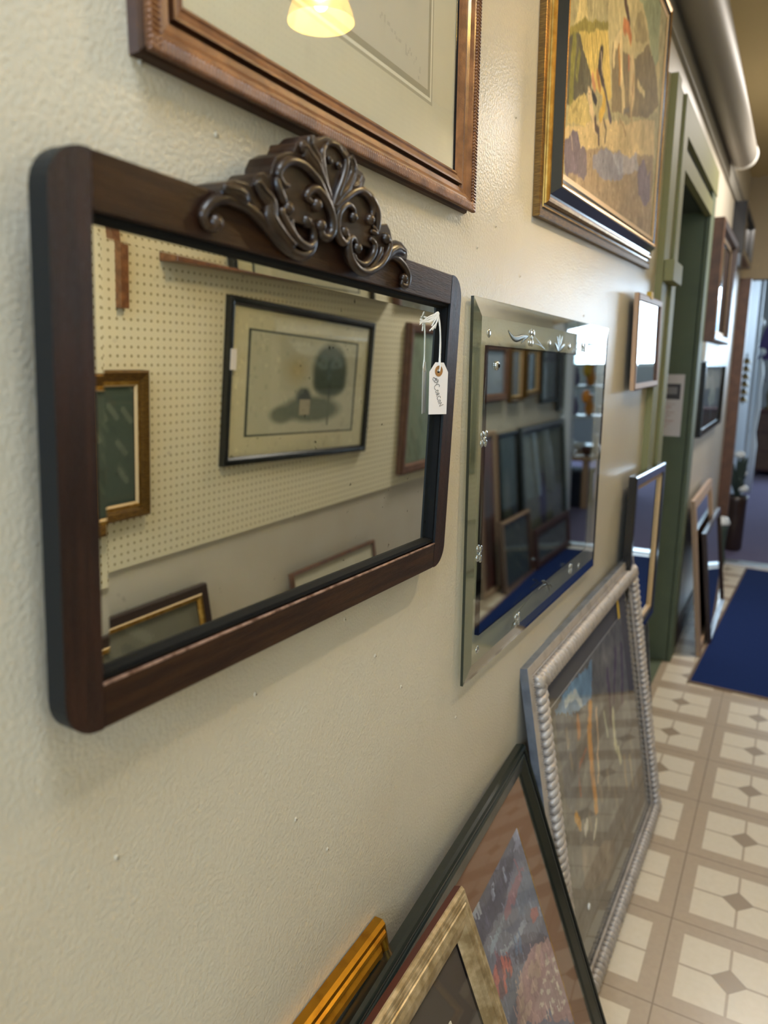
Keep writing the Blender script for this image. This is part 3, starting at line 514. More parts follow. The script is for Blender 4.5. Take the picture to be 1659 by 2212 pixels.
# ------------------------------------------------------------ generic framed thing
def framed(name, label, cat, O, W, H, prof, mats, yaw=0, lean=0, roll=0, group=None, inner=None, art=None, artm='art', back=.0, glass=True, fname='frame'):
    e = thing(name, label, cat, O, yaw, lean, roll, group); mb = MB(); sweep(mb, W, H, prof, mats); mb.build(fname, e)
    s = prof[-1][0]; zi = max(.003, prof[-1][1]-.004) if inner is None else inner
    mb = MB(); mb.box((.004, .004, 0), (W-.004, H-.004, .0012), 'oakd'); mb.build('backing', e)
    if art: art(e, s, s, W-2*s, H-2*s, zi)
    if glass: panel('glazing', e, s-.001, s-.001, W-s+.001, H-s+.001, zi+.0008, zi+.0024, 'glass')
    return e
WEST = [('p',[(0.284,0.687),(0.862,1.028),(0.971,0.568),(0.348,0.321)],'c8b98a',0.8),('p',[(0.581,0.862),(0.892,1.015),(0.911,0.773),(0.859,0.722),(0.772,0.766),(0.72,0.828),(0.658,0.851)],'9aa382',0.9),('p',[(0.034,0.441),(0.061,0.497),(0.059,0.555),(0.115,0.588),(0.127,0.504),(0.065,0.464)],'d8c68c',1),('p',[(0.008,0.421),(0.093,0.482),(0.182,0.525),(0.3,0.598),(0.305,0.569),(0.081,0.434),(0.005,0.399)],'938845',1),('p',[(0.075,0.435),(0.15,0.478),(0.304,0.571),(0.322,0.514),(0.372,0.37),(0.315,0.333),(0.195,0.351),(0.15,0.387),(0.101,0.418)],'d6bd6c',1),('s',[(0.126,0.462),(0.144,0.425),(0.164,0.377)],'8f7f45',0.006,0.6),('s',[(0.162,0.48),(0.181,0.444),(0.202,0.395)],'8f7f45',0.006,0.6),('s',[(0.2,0.5),(0.22,0.463),(0.242,0.413)],'8f7f45',0.006,0.6),('s',[(0.239,0.52),(0.259,0.482),(0.283,0.432)],'8f7f45',0.006,0.6),('s',[(0.279,0.541),(0.301,0.503),(0.325,0.452)],'8f7f45',0.006,0.6),('p',[(0.0,0.396),(0.041,0.424),(0.075,0.431),(0.108,0.416),(0.164,0.377),(0.188,0.351),(0.179,0.32),(0.137,0.293),(0.016,0.215)],'5f5a48',1),('s',[(0.044,0.404),(0.042,0.353),(0.041,0.287),(0.041,0.236)],'8c8a3e',0.028,0.8),('s',[(0.083,0.375),(0.074,0.347),(0.072,0.317)],'8c8a3e',0.018,0.7),('p',[(0.347,0.551),(0.434,0.579),(0.561,0.598),(0.676,0.689),(0.749,0.761),(0.871,0.728),(0.962,0.598),(0.813,0.473),(0.379,0.333)],'7c6c50',0.85),('p',[(0.596,0.8),(0.64,0.833),(0.714,0.808),(0.738,0.761),(0.592,0.686),(0.556,0.712)],'93825c',0.6),('p',[(0.02,0.155),(0.028,0.204),(0.063,0.252),(0.1,0.289),(0.136,0.299),(0.168,0.282),(0.194,0.22)],'c2b075',1),('s',[(0.101,0.28),(0.081,0.248),(0.057,0.205)],'8d8150',0.01,0.6),('p',[(-0.002,0.136),(0.186,0.217),(0.923,0.511),(0.966,0.361),(0.4,0.194),(0.006,0.064)],'d6bd8c',0.75),('p',[(0.011,0.066),(0.26,0.157),(0.941,0.359),(0.995,-0.025),(0.014,-0.005)],'a08c74',0.95),('p',[(0.225,0.122),(0.363,0.187),(0.529,0.22),(0.544,0.148),(0.418,0.096),(0.316,0.07),(0.231,0.082)],'8d8d9f',0.9),('p',[(0.4,0.194),(0.695,0.291),(0.74,0.235),(0.492,0.144)],'aeaec0',0.6),('p',[(0.0,0.093),(0.031,0.118),(0.065,0.153),(0.092,0.158),(0.12,0.119),(0.139,0.043),(0.083,0.008),(0.01,0.004)],'6f6470',1),('p',[(0.122,0.103),(0.143,0.125),(0.173,0.11),(0.188,0.045),(0.164,0.013),(0.116,0.013),(0.111,0.054)],'766b75',1),('p',[(0.724,0.215),(0.745,0.26),(0.802,0.295),(0.874,0.243),(0.912,0.28),(0.928,0.129),(0.874,0.106),(0.762,0.144)],'7d7181',0.9),('s',[(0.045,0.138),(0.054,0.11),(0.062,0.083)],'a89a94',0.008,0.7),('s',[(0.256,0.47),(0.248,0.416),(0.285,0.396)],'43382f',0.03,1),('s',[(0.256,0.466),(0.274,0.416)],'b9a58c',0.008,0.8),('s',[(0.193,0.365),(0.21,0.343)],'c48f66',0.02,1),('s',[(0.231,0.389),(0.257,0.359)],'b07f45',0.02,1),('s',[(0.179,0.32),(0.201,0.311),(0.229,0.308)],'2f2a2a',0.02,1),('s',[(0.174,0.309),(0.19,0.27),(0.218,0.244),(0.243,0.223)],'d9c29a',0.03,1),('s',[(0.303,0.333),(0.304,0.303),(0.28,0.268)],'d2b04e',0.03,1),('s',[(0.291,0.384),(0.339,0.33),(0.377,0.295)],'4b4148',0.018,0.9),('s',[(0.445,0.746),(0.478,0.718),(0.505,0.701)],'574334',0.025,1),('s',[(0.454,0.66),(0.505,0.677),(0.532,0.664)],'b9794a',0.03,1),('s',[(0.413,0.6),(0.372,0.548),(0.373,0.503)],'e0cd9e',0.025,1),('s',[(0.429,0.606),(0.446,0.522),(0.486,0.458),(0.498,0.397)],'ddc897',0.035,1),('s',[(0.415,0.57),(0.447,0.469)],'b3803e',0.018,1),('s',[(0.525,0.586),(0.531,0.556)],'b97a55',0.02,1),('s',[(0.574,0.565),(0.588,0.479)],'d4bc8e',0.065,1),('s',[(0.592,0.553),(0.595,0.491)],'b5936a',0.015,0.8),('s',[(0.653,0.56),(0.745,0.55)],'cdbd90',0.02,1),('s',[(0.58,0.47),(0.591,0.417),(0.609,0.383)],'b59d74',0.014,1),('s',[(0.51,0.385),(0.561,0.417)],'6f6a66',0.015,0.8),('s',[(0.232,0.255),(0.243,0.227),(0.272,0.214),(0.277,0.182)],'5a4a44',0.018,1),('s',[(0.313,0.265),(0.339,0.238),(0.335,0.197)],'5f5148',0.01,0.9),('s',[(0.348,0.315),(0.368,0.29)],'574a52',0.02,1),('s',[(0.472,0.333),(0.533,0.329),(0.545,0.317)],'8d7657',0.01,0.7)]
GARDEN = [('p',[(0.916,0.893),(0.92,0.836),(0.847,0.848),(0.806,0.88),(0.866,0.895)],'8e8f9f',0.8),('p',[(0.861,0.903),(0.879,0.867),(0.825,0.818),(0.76,0.873),(0.788,0.906)],'4d4f5e',0.8),('p',[(0.735,0.907),(0.832,0.827),(0.735,0.802),(0.656,0.792),(0.561,0.843),(0.607,0.916)],'4a4a5c',0.8),('s',[(0.785,0.865),(0.785,0.836)],'8f94a3',0.012,0.9),('s',[(0.722,0.876),(0.709,0.85)],'8f94a3',0.012,0.9),('p',[(0.606,0.889),(0.644,0.898),(0.648,0.856),(0.628,0.85),(0.617,0.866)],'9a9da3',0.95),('p',[(0.867,0.776),(0.915,0.736),(0.911,0.669),(0.912,0.623),(0.802,0.699),(0.792,0.752)],'6b7485',0.9),('p',[(0.854,0.796),(0.894,0.771),(0.865,0.766),(0.807,0.764),(0.773,0.756),(0.732,0.763),(0.736,0.789),(0.779,0.806)],'8a6670',0.95),('p',[(0.639,0.768),(0.677,0.783),(0.727,0.784),(0.737,0.771),(0.66,0.758),(0.627,0.75)],'838d99',0.95),('p',[(0.847,0.659),(0.891,0.644),(0.904,0.621),(0.856,0.633)],'9c5f5c',0.9),('p',[(0.673,0.73),(0.74,0.703),(0.816,0.687),(0.83,0.661),(0.786,0.671),(0.715,0.704),(0.673,0.723)],'94979f',0.85),('p',[(0.726,0.685),(0.786,0.671),(0.917,0.535),(0.913,0.506),(0.775,0.606),(0.719,0.64)],'56525f',0.8),('p',[(0.74,0.682),(0.778,0.668),(0.759,0.636),(0.728,0.652)],'5f7590',0.7),('p',[(0.711,0.616),(0.748,0.615),(0.83,0.586),(0.915,0.525),(0.925,0.401),(0.924,0.256),(0.655,0.549)],'9c7f7c',1),('p',[(0.723,0.589),(0.743,0.601),(0.763,0.591),(0.767,0.575),(0.753,0.564),(0.736,0.57)],'a98a84',0.9),('p',[(0.757,0.576),(0.778,0.588),(0.799,0.578),(0.803,0.561),(0.788,0.549),(0.77,0.557)],'ad9484',0.9),('p',[(0.809,0.568),(0.831,0.58),(0.854,0.569),(0.858,0.552),(0.842,0.54),(0.823,0.548)],'b3988a',0.9),('p',[(0.854,0.547),(0.877,0.559),(0.901,0.548),(0.906,0.529),(0.889,0.518),(0.869,0.526)],'a98a84',0.9),('p',[(0.786,0.547),(0.808,0.559),(0.83,0.548),(0.834,0.53),(0.818,0.519),(0.8,0.527)],'ad9484',0.9),('p',[(0.749,0.537),(0.77,0.549),(0.791,0.538),(0.795,0.521),(0.78,0.51),(0.762,0.518)],'b3988a',0.9),('p',[(0.703,0.564),(0.723,0.575),(0.743,0.565),(0.747,0.549),(0.732,0.538),(0.716,0.545)],'a98a84',0.9),('p',[(0.672,0.565),(0.691,0.576),(0.711,0.567),(0.714,0.55),(0.701,0.54),(0.684,0.547)],'ad9484',0.9),('p',[(0.697,0.529),(0.717,0.539),(0.737,0.529),(0.74,0.512),(0.726,0.502),(0.71,0.509)],'b3988a',0.9),('p',[(0.708,0.486),(0.728,0.496),(0.748,0.485),(0.752,0.469),(0.737,0.458),(0.72,0.466)],'a98a84',0.9),('p',[(0.661,0.53),(0.68,0.541),(0.699,0.531),(0.703,0.515),(0.689,0.504),(0.673,0.511)],'ad9484',0.9),('p',[(0.687,0.598),(0.706,0.609),(0.725,0.6),(0.729,0.583),(0.715,0.572),(0.699,0.579)],'b3988a',0.9),('p',[(0.854,0.515),(0.866,0.518),(0.879,0.507),(0.877,0.497),(0.866,0.501)],'c2b5a2',0.9),('p',[(0.883,0.494),(0.894,0.497),(0.908,0.485),(0.906,0.475),(0.895,0.48)],'c2b5a2',0.9),('p',[(0.842,0.493),(0.854,0.496),(0.866,0.484),(0.865,0.475),(0.854,0.479)],'c2b5a2',0.9),('p',[(0.885,0.458),(0.897,0.461),(0.91,0.448),(0.908,0.438),(0.897,0.443)],'c2b5a2',0.9),('p',[(0.856,0.456),(0.868,0.459),(0.881,0.447),(0.88,0.438),(0.868,0.442)],'c2b5a2',0.9),('p',[(0.868,0.424),(0.88,0.427),(0.893,0.414),(0.892,0.404),(0.88,0.409)],'c2b5a2',0.9),('p',[(0.814,0.497),(0.825,0.501),(0.837,0.489),(0.836,0.48),(0.825,0.483)],'c2b5a2',0.9),('p',[(0.785,0.492),(0.795,0.495),(0.807,0.484),(0.806,0.475),(0.795,0.478)],'c2b5a2',0.9),('p',[(0.816,0.455),(0.827,0.458),(0.84,0.446),(0.838,0.437),(0.827,0.441)],'c2b5a2',0.9),('p',[(0.874,0.399),(0.886,0.402),(0.899,0.389),(0.898,0.38),(0.886,0.384)],'c2b5a2',0.9),('p',[(0.827,0.415),(0.838,0.418),(0.851,0.405),(0.849,0.396),(0.838,0.4)],'c2b5a2',0.9),('p',[(0.875,0.369),(0.887,0.371),(0.9,0.358),(0.898,0.349),(0.887,0.354)],'c2b5a2',0.9),('p',[(0.765,0.469),(0.776,0.472),(0.788,0.46),(0.786,0.451),(0.776,0.455)],'c2b5a2',0.9),('p',[(0.808,0.401),(0.819,0.404),(0.831,0.392),(0.83,0.382),(0.819,0.387)],'c2b5a2',0.9),('p',[(0.777,0.424),(0.787,0.427),(0.799,0.415),(0.798,0.406),(0.787,0.41)],'c2b5a2',0.9),('p',[(0.848,0.37),(0.859,0.373),(0.872,0.36),(0.871,0.35),(0.859,0.355)],'c2b5a2',0.9),('p',[(0.611,0.727),(0.635,0.723),(0.664,0.724),(0.692,0.708),(0.714,0.676),(0.708,0.654),(0.645,0.643),(0.605,0.654),(0.604,0.704)],'6a4450',0.8),('s',[(0.633,0.719),(0.629,0.701)],'b9695e',0.016,0.85),('s',[(0.671,0.713),(0.667,0.695)],'b9695e',0.016,0.85),('s',[(0.684,0.697),(0.68,0.679)],'b9695e',0.016,0.85),('s',[(0.697,0.674),(0.693,0.655)],'b9695e',0.016,0.85),('s',[(0.661,0.679),(0.657,0.661)],'b9695e',0.016,0.85),('s',[(0.656,0.659),(0.652,0.641)],'b9695e',0.016,0.85),('s',[(0.619,0.686),(0.614,0.668)],'b9695e',0.016,0.85),('s',[(0.612,0.669),(0.608,0.652)],'b9695e',0.016,0.85),('s',[(0.615,0.713),(0.611,0.696)],'b9695e',0.016,0.85),('p',[(0.592,0.616),(0.645,0.643),(0.696,0.631),(0.682,0.584),(0.652,0.551)],'585e70',0.9)]
SQUARE = [('p',[(0.242,0.976),(0.51,0.954),(0.463,0.82),(0.313,0.835),(0.06,0.95),(0.048,0.978)],'6f8fae',0.9),('s',[(0.163,0.943),(0.27,0.922),(0.321,0.857)],'b9c3c8',0.03,0.8),('s',[(1.143,0.884),(1.077,0.518)],'4a3350',0.03,0.7),('s',[(0.946,0.861),(0.874,0.579)],'4a3350',0.03,0.7),('s',[(0.707,0.849),(0.674,0.586)],'4a3350',0.03,0.7),('s',[(0.85,0.881),(0.75,0.66)],'4a3350',0.03,0.7),('s',[(0.43,0.802),(0.381,0.699),(0.364,0.537),(0.363,0.381)],'c08a45',0.05,1),('s',[(0.495,0.752),(0.471,0.606),(0.419,0.46)],'c4a88a',0.02,0.9),('s',[(0.26,0.822),(0.262,0.755)],'a8774c',0.04,1),('s',[(0.326,0.653),(0.215,0.618),(0.203,0.511)],'97614f',0.018,0.9),('s',[(0.718,0.619),(0.699,0.478),(0.758,0.368)],'b9bb9c',0.035,0.9),('s',[(0.587,0.687),(0.604,0.568)],'aeb39c',0.02,0.8),('s',[(0.815,0.334),(0.809,0.179)],'8d7a5c',0.025,0.8),('s',[(0.905,0.282),(0.899,0.122)],'a39474',0.025,0.8),('s',[(1.0,0.226),(0.994,0.062)],'7a6450',0.025,0.8),('s',[(1.066,0.188),(1.061,0.02)],'9c8a6a',0.025,0.8),('s',[(0.125,0.49),(0.157,0.411)],'c08f3c',0.03,0.9),('s',[(0.233,0.383),(0.201,0.363)],'c9c4ae',0.03,0.9),('s',[(0.346,0.332),(0.302,0.284)],'c9c4ae',0.022,0.9),('p',[(0.146,0.345),(0.555,0.097),(0.475,-0.032),(0.207,0.089),(0.133,0.165)],'857a6c',0.7),('p',[(0.04,0.952),(0.205,0.867),(0.226,0.579),(0.104,0.496),(0.053,0.608)],'5f646c',0.7),('s',[(0.128,0.837),(0.138,0.784)],'8c8070',0.03,0.6),('s',[(0.137,0.729),(0.146,0.676)],'8c8070',0.03,0.6),('s',[(0.434,0.424),(0.446,0.363)],'8c8070',0.03,0.6),('s',[(0.552,0.424),(0.565,0.36)],'8c8070',0.03,0.6),('s',[(0.626,0.285),(0.64,0.219)],'8c8070',0.03,0.6),('s',[(0.265,0.403),(0.276,0.345)],'8c8070',0.03,0.6),('s',[(0.938,0.365),(0.956,0.293)],'8c8070',0.03,0.6),('s',[(0.689,0.099),(0.704,0.03)],'8c8070',0.03,0.6)]# big oak framed etching, upper left
e = thing('framed_etching', 'large framed etching with brown moulding and cream double mat above the carved mirror', 'picture', (-.42, .39, 1.6608), -.3, 0, -.5)
W, H = .581, .78
mb = MB(); sweep(mb, W, H, [(0, 0), (.002, .007), (.006, .010), (.0065, .015), (.010, .0165), (.0125, .0175), (.016, .0165), (.021, .013), (.027, .0115), (.0300, .0065), (.0315, .0065), (.0318, .0125), (.034, .0125), (.041, .0085), (.043, .0095), (.046, .0075)],
                 ['oakd', 'oakd', 'oak', 'oak', 'oak', 'oak', 'oak', 'oak', 'oak', 'oakd', 'oakd', 'oak', 'oak', 'oak', 'oak']); mb.build('frame', e)
mb = MB()
def rope(x0, y0, x1, y1, n, r, z, m, sk=.7, fl=1):
    d = Vector((x1-x0, y1-y0, 0)); L = d.length; d.normalize(); p = Vector((-d.y, d.x, 0))
    for i in range(n):
        c = Vector((x0, y0, z))+d*(L*(i+.5)/n); h = L/n*sk
        mb.tube([c-p*r-d*h*.5, c-p*r*.4, c+p*r*.4, c+p*r+d*h*.5], [r*.35, L/n*.46, L/n*.46, r*.35], m, 6, fl)
for q in ((.002, .0065, W-.002, .0065, 150), (W-.0065, .002, W-.0065, H, 200), (.0065, .002, .0065, H, 200), (0, H-.0065, W, H-.0065, 150)): rope(q[0], q[1], q[2], q[3], q[4], .0052, .0175, 'oak', .7, 1.6)
mb.build('rope_edge', e)
def etching(c, x0, y0, W, H, z):
    cv = Canvas(150, 190, 'd3ccb4'); cw = lambda x: (x-x0)/W; ch = lambda y: (y-y0)/H
    px, py = cw(.470), ch(.104); qx = 1-px
    cv.poly([(qx, py), (px, py), (px, 1-py*.8), (qx, 1-py*.8)], 'b3ab94'); a, b = .010, .007
    cv.poly([(qx+a, py+b), (px-a, py+b), (px-a, .985-py*.8), (qx+a, .985-py*.8)], 'e6e0cc'); cv.poly([(qx+a*1.6, py+b*1.6), (px-a*1.6, py+b*1.6), (px-a*1.6, .98-py*.8), (qx+a*1.6, .98-py*.8)], 'a69e88')
    cv.poly([(qx+a*3, py+b*3), (px-a*3, py+b*3), (px-a*3, .97-py*.8), (qx+a*3, .97-py*.8)], 'c9c3b1')
    cv.ell(.74, .36, .09, .20, 'a3a79f', .55, .9); cv.ell(.5, .6, .25, .22, 'a9a99a', .5, .9)
    sg = [(.60,.150),(.62,.172),(.625,.15),(.64,.158),(.65,.148),(.665,.153),(.68,.143),(.70,.146)]; cv.stroke(sg, 'a8a292', .003, .5)
    cv.stroke([(.72,.16),(.725,.13),(.745,.145),(.76,.128),(.775,.14),(.79,.125),(.80,.135),(.795,.12),(.78,.10)], 'a8a292', .003, .5)
    cv.fleck(500, .008, .02, .02); cv.mesh('etching', x0, y0, W, H, z, c)
etching(e, .046, .046, W-.092, H-.092, .004)
mb = MB(); mb.box((.004, .004, 0), (W-.004, H-.004, .0012), 'oakd'); mb.build('backing', e)
panel('glazing', e, .045, .045, W-.045, H-.045, .0048, .0064, 'glass')

# western scene in a bronze frame
def west(c, x0, y0, W, H, z):
    cv = Canvas(420, 280, 'ada37c'); cv.run(WEST); cv.warp(.006, 16); cv.soften(1); cv.vary(.07, 40, 1); cv.vary(.10, 12, 2); cv.vary(.08, 5, 3)
    cv.fleck(4200, .05, .003, .016); cv.fleck(900, .12, .003, .008, (0, 1, 0, .33)); cv.fleck(500, .12, .002, .03, (.05, .3, .3, 1)); cv.mesh('painting', x0, y0, W, H, z, c, 'canvas')
e = framed('framed_painting', 'western oil painting of riders and cliffs in a wide bronze and black stepped frame', 'painting', (-.42, 1.26, 1.7026), 1.047, .700,
    [(0, 0), (.0, .0115), (.002, .0125), (.012, .0130), (.0128, .0105), (.016, .0105), (.0165, .0135), (.019, .0135), (.0195, .011), (.023, .0115), (.0235, .0160), (.027, .0195), (.031, .0205), (.035, .0195), (.0355, .0165), (.0395, .018), (.046, .0270), (.0505, .0335), (.0525, .0350), (.056, .034), (.060, .0320), (.0605, .0295), (.068, .0290), (.0685, .027), (.074, .0265), (.079, .0262)],
    ['bronze', 'bronze', 'bronze', 'satin', 'satin', 'gilt', 'gilt', 'satin', 'satin', 'gilt', 'gilt', 'gilt', 'bronze', 'bronze', 'satin', 'satin', 'satin', 'bronze', 'gilt', 'gilt', 'satin', 'satin', 'liner', 'liner', 'liner'],
    0, 0, 1.5, art=west, glass=False, inner=.0255)

# small narrow mirror near the doorway
framed('framed_mirror', 'small mirror with thin pale wooden frame hanging beside the green doorway', 'mirror', (-.399, 2.10, 1.385), .385, .262, [(0, 0), (0, .012), (.004, .014), (.018, .013), (.019, .008)], ['pale', 'brown', 'pale', 'brown'],
    0, -1.0, .7, art=lambda c, x0, y0, W, H, z: panel('mirror_glass', c, x0, y0, x0+W, y0+H, .002, z, 'mirror2'), glass=False, inner=.007)
mb = MB(); mb.box((.16, .255, .004), (.20, .275, .016), 'yellow')
o = mb.build('price_sticker', bpy.data.objects['framed_mirror']); o['label'] = 'yellow price sticker'
# tall dark framed mirror lower
dk = framed('framed_mirror', 'tall black framed mirror with tan inner liner overlapping the olive door casing', 'mirror', (-.397, 2.17, .571), .552, .562, [(0, 0), (0, .020), (.004, .024), (.028, .024), (.030, .016), (.032, .018), (.044, .018), (.045, .012)], ['satin', 'satin', 'satin', 'satin', 'liner', 'pale', 'liner'],
    0, -.2, -2.0, art=lambda c, x0, y0, W, H, z: panel('mirror_glass', c, x0, y0, x0+W, y0+H, .002, z, 'mirror2'), glass=False, inner=.011)
# blue grey board behind silver frame
lb = framed('framed_board', 'slate blue board in thin dark frame leaning on the wall behind the silver frame', 'board', (-.345, 2.33, .0), .40, .54, [(0, 0), (0, .014), (.01, .016), (.016, .012)], ['silverb', 'silverb', 'silverb'], 0, -6.5, 0,
    art=lambda c, x0, y0, W, H, z: panel('board_panel', c, x0, y0, x0+W, y0+H, .002, z, 'silverb'), glass=False)

# silver leaning frame
SO = (-.2789, 1.3196, .0006); W, H = .984, .8716
def square(c, x0, y0, W, H, z):
    cv = Canvas(160, 140, '6a6965'); cv.run(SQUARE); cv.warp(.01, 10); cv.vary(.18, 9, 4); cv.vary(.12, 4, 5); cv.a = np.clip(cv.a*1.6, 0, .85); cv.fleck(1200, .06, .006, .02)
    panel('grey_mat', c, x0, y0, x0+W, y0+H, .003, .0070, 'greymat'); cv.mesh('print', .118, .150, .672, .582, .0085, c)
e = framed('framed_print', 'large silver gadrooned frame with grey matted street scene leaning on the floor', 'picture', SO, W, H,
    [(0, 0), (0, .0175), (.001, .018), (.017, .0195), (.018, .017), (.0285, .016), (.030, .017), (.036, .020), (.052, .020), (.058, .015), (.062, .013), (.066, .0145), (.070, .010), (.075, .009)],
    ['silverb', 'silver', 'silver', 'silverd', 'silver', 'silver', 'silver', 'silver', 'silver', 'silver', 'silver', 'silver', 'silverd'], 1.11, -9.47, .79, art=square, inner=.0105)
mb = MB()
def gadroon(x0, y0, x1, y1, n):
    d = Vector((x1-x0, y1-y0, 0)); L = d.length; d.normalize(); p = Vector((-d.y, d.x, 0)); w = L/n
    for i in range(n):
        c = Vector((x0, y0, 0))+d*(w*(i+.5)); q = []
        for t in range(6): a = math.pi*t/5; q.append(c+p*(.0165*-math.cos(a))+d*(w*.35*math.cos(a))+Vector((0, 0, .0155+.0125*math.sin(a))))
        mb.tube(q, [w*.3, w*.50, w*.52, w*.52, w*.50, w*.3], 'silver', 8)
gadroon(.046, .03, .046, H-.03, 44); gadroon(.03, H-.046, W-.03, H-.046, 50); gadroon(W-.046, H-.03, W-.046, .03, 44); gadroon(W-.03, .046, .03, .046, 50); mb.build('gadroon_ribs', e)
mb = MB()
for x0, y0, x1, y1, n in ((.0232, .02, .0232, H-.02, 150), (.02, H-.0232, W-.02, H-.0232, 170), (.02, .0232, W-.02, .0232, 170)):
    for i in range(n): t = (i+.5)/n; mb.ball((x0+(x1-x0)*t, y0+(y1-y0)*t, .0175), .0021, 'silver', seg=6, rings=4)
mb.build('bead_row', e)
mb = MB(); mb.box((.742, .735, .0132), (.762, .80, .0138), 'yellow'); o = mb.build('price_sticker', e); o['label'] = 'yellow price sticker'
mb = MB(); mb.ball((.21, .205, .0135), .008, 'white', (1, 1, .3), 14, 6); o = mb.build('round_sticker', e)

# dark green frame with garden print
uG, wG, nG = axes(-2.5, -19, 0)
def garden(c, x0, y0, W, H, z):
    cv = Canvas(320, 280, '6c6e7c'); cv.run(GARDEN); cv.warp(.007, 12); cv.vary(.12, 14, 6); g_ = cv.rng
    for k in range(900):
        x = g_.uniform(.55, 1); y = g_.uniform(0, .98); i_, j_ = min(319, int(x*320)), min(279, int(y*280)); cc = cv.a[j_, i_]*g_.uniform(.7, 1.45)
        l_ = g_.uniform(.008, .03); dx = g_.uniform(-.3, .3)*l_; j0_, j1_ = int(y*280), min(280, int((y+l_)*280)+1); w_ = g_.integers(1, 3)
        for jj in range(j0_, j1_):
            ii = int((x+dx*(jj-j0_)/max(1, j1_-j0_))*320); cv.a[jj, max(0, ii):ii+w_] = cc
    cv.a = np.clip(cv.a*np.array([1.2, 1.3, 1.5]), 0, .8); cv.fleck(2500, .06, .003, .014); cv.fleck(800, .12, .003, .006)
    f = .068/W; g = .068/H
    mw, mh = W-.136, H-.136
    # crop the raster to the window of the mat
    i0, i1, j0, j1 = int(f*320), int((1-f)*320), int(g*280), int((1-g)*280); cv.a = cv.a[j0:j1, i0:i1]; cv.h, cv.w = cv.a.shape[:2]
    mb = MB(); sweep(mb, W, H, [(0, .0005), (0, .0035), (.067, .0035), (.068, .002)], ['terra', 'terra', 'gilt']); o = mb.build('terracotta_mat', c); o.location = (x0, y0, .0012)
    cv.mesh('print', x0+.068, y0+.068, mw, mh, .0030, c)
framed('framed_print', 'dark green framed garden print with terracotta mat leaning low against the cream wall', 'picture', (-.1417, .4183, .003), .9, .735,
    [(0, 0), (0, .014), (.002, .019), (.006, .021), (.010, .019), (.0115, .015), (.0135, .015), (.015, .018), (.019, .0185), (.020, .017), (.040, .0115), (.045, .007)],
    ['dgreen', 'dgreen', 'dgreen', 'dgreen', 'black2', 'black2', 'dgreen2', 'dgreen2', 'dgreen', 'dgreen', 'dgreen'], -2.5, -19, 0, art=garden, inner=.0058)

# champagne frame in front
def photo(c, x0, y0, W, H, z):
    panel('mat_board', c, x0, y0, x0+W, y0+H, .003, .0065, 'brnmat')
    cv = Canvas(90, 130, '4f4c44'); cv.fleck(500, .25, .02, .03); cv.stroke([(.7, 1), (.72, .86), (.78, .8)], 'b7b2a4', .03); cv.ell(.78, .93, .05, .03, '1e1c1a', 1, .3)
    for k in range(40): x, y = cv.rng.uniform(0, 1, 2); cv.stroke([(x, y), (x+.05, y-.06)], ['8f8b7e', '2c2a27', 'b5b1a3'][k % 3], .02, .8)
    mb = MB(); sweep(mb, W-.128, H-.128, [(0, 0), (0, .0016), (.006, .0016), (.007, .0004)], ['cream', 'cream', 'cream']); o = mb.build('mat_bevel', c); o.location = (x0+.064, y0+.064, .0066)
    cv.mesh('photograph', x0+.0705, y0+.0705, W-.141, H-.141, .0070, c, thick=.0006)
framed('framed_photograph', 'champagne gold reeded frame with dark mat and small photograph, frontmost at bottom', 'picture', (-.088, .335, .0004), .525, .757,
    [(0, 0), (0, .011), (.0005, .013), (.003, .017), (.0055, .0178), (.0065, .0168), (.0075, .0190), (.0095, .0198), (.0105, .0186), (.0115, .0206), (.0135, .0210), (.0145, .0198), (.016, .0216), (.019, .0222), (.0205, .0208), (.026, .0230), (.034, .0222), (.042, .0180), (.048, .0135), (.051, .0105)],
    ['rust']+['champ']*18, 0, -21, 0, art=photo, inner=.0080)
# bright gold frame behind the green one
framed('framed_print', 'bright gold leaf frame peeking out behind the dark green frame at bottom', 'picture', (-.2745, .115, 0), .615, .742,
    [(0, 0), (.001, .012), (.004, .0175), (.0085, .018), (.0105, .0215), (.0135, .0225), (.016, .021), (.018, .0165), (.021, .0165), (.026, .021), (.032, .0215), (.037, .016), (.041, .010)], ['gold']*12, 0, -11.2, 0,
    art=lambda c, x0, y0, W, H, z: panel('print', c, x0, y0, x0+W, y0+H, .002, z, 'cream'))

# ------------------------------------------------------------ far left wall
framed('framed_mirror', 'tall brown framed mirror hanging past the green doorway', 'mirror', (-.418, 3.86, 1.57), .84, .56, [(0, 0), (0, .055), (.01, .06), (.035, .055), (.04, .03), (.06, .03)], ['brown', 'brown', 'dkbrown', 'dkbrown', 'liner'],
    art=lambda c, x0, y0, W, H, z: panel('mirror_glass', c, x0, y0, x0+W, y0+H, .002, z, 'mirror2'), glass=False, inner=.026)
e = thing('paper_notice', 'pale blue blank paper notice tucked under the brown framed mirror', 'notice', (-.4195, 3.84, 1.475)); mb = MB(); mb.box((0, 0, 0), (.66, .09, .03), 'white'); mb.build('sheet', e)
def lamp_reflection(c, x0, y0, W, H, z):  # reflection of a lit lampshade in the glass, painted into the print
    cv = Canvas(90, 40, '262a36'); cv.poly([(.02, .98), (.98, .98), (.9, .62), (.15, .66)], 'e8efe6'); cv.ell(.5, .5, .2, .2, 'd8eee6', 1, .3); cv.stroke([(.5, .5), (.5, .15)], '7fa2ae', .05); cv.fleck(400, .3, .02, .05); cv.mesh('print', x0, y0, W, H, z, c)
framed('framed_print', 'black framed dark picture with a painted lampshade reflection, hung below the brown mirror', 'picture', (-.419, 3.92, 1.10), 1.15, .37, [(0, 0), (0, .03), (.02, .032), (.024, .02)], ['satin', 'satin', 'satin'], art=lamp_reflection, inner=.016)
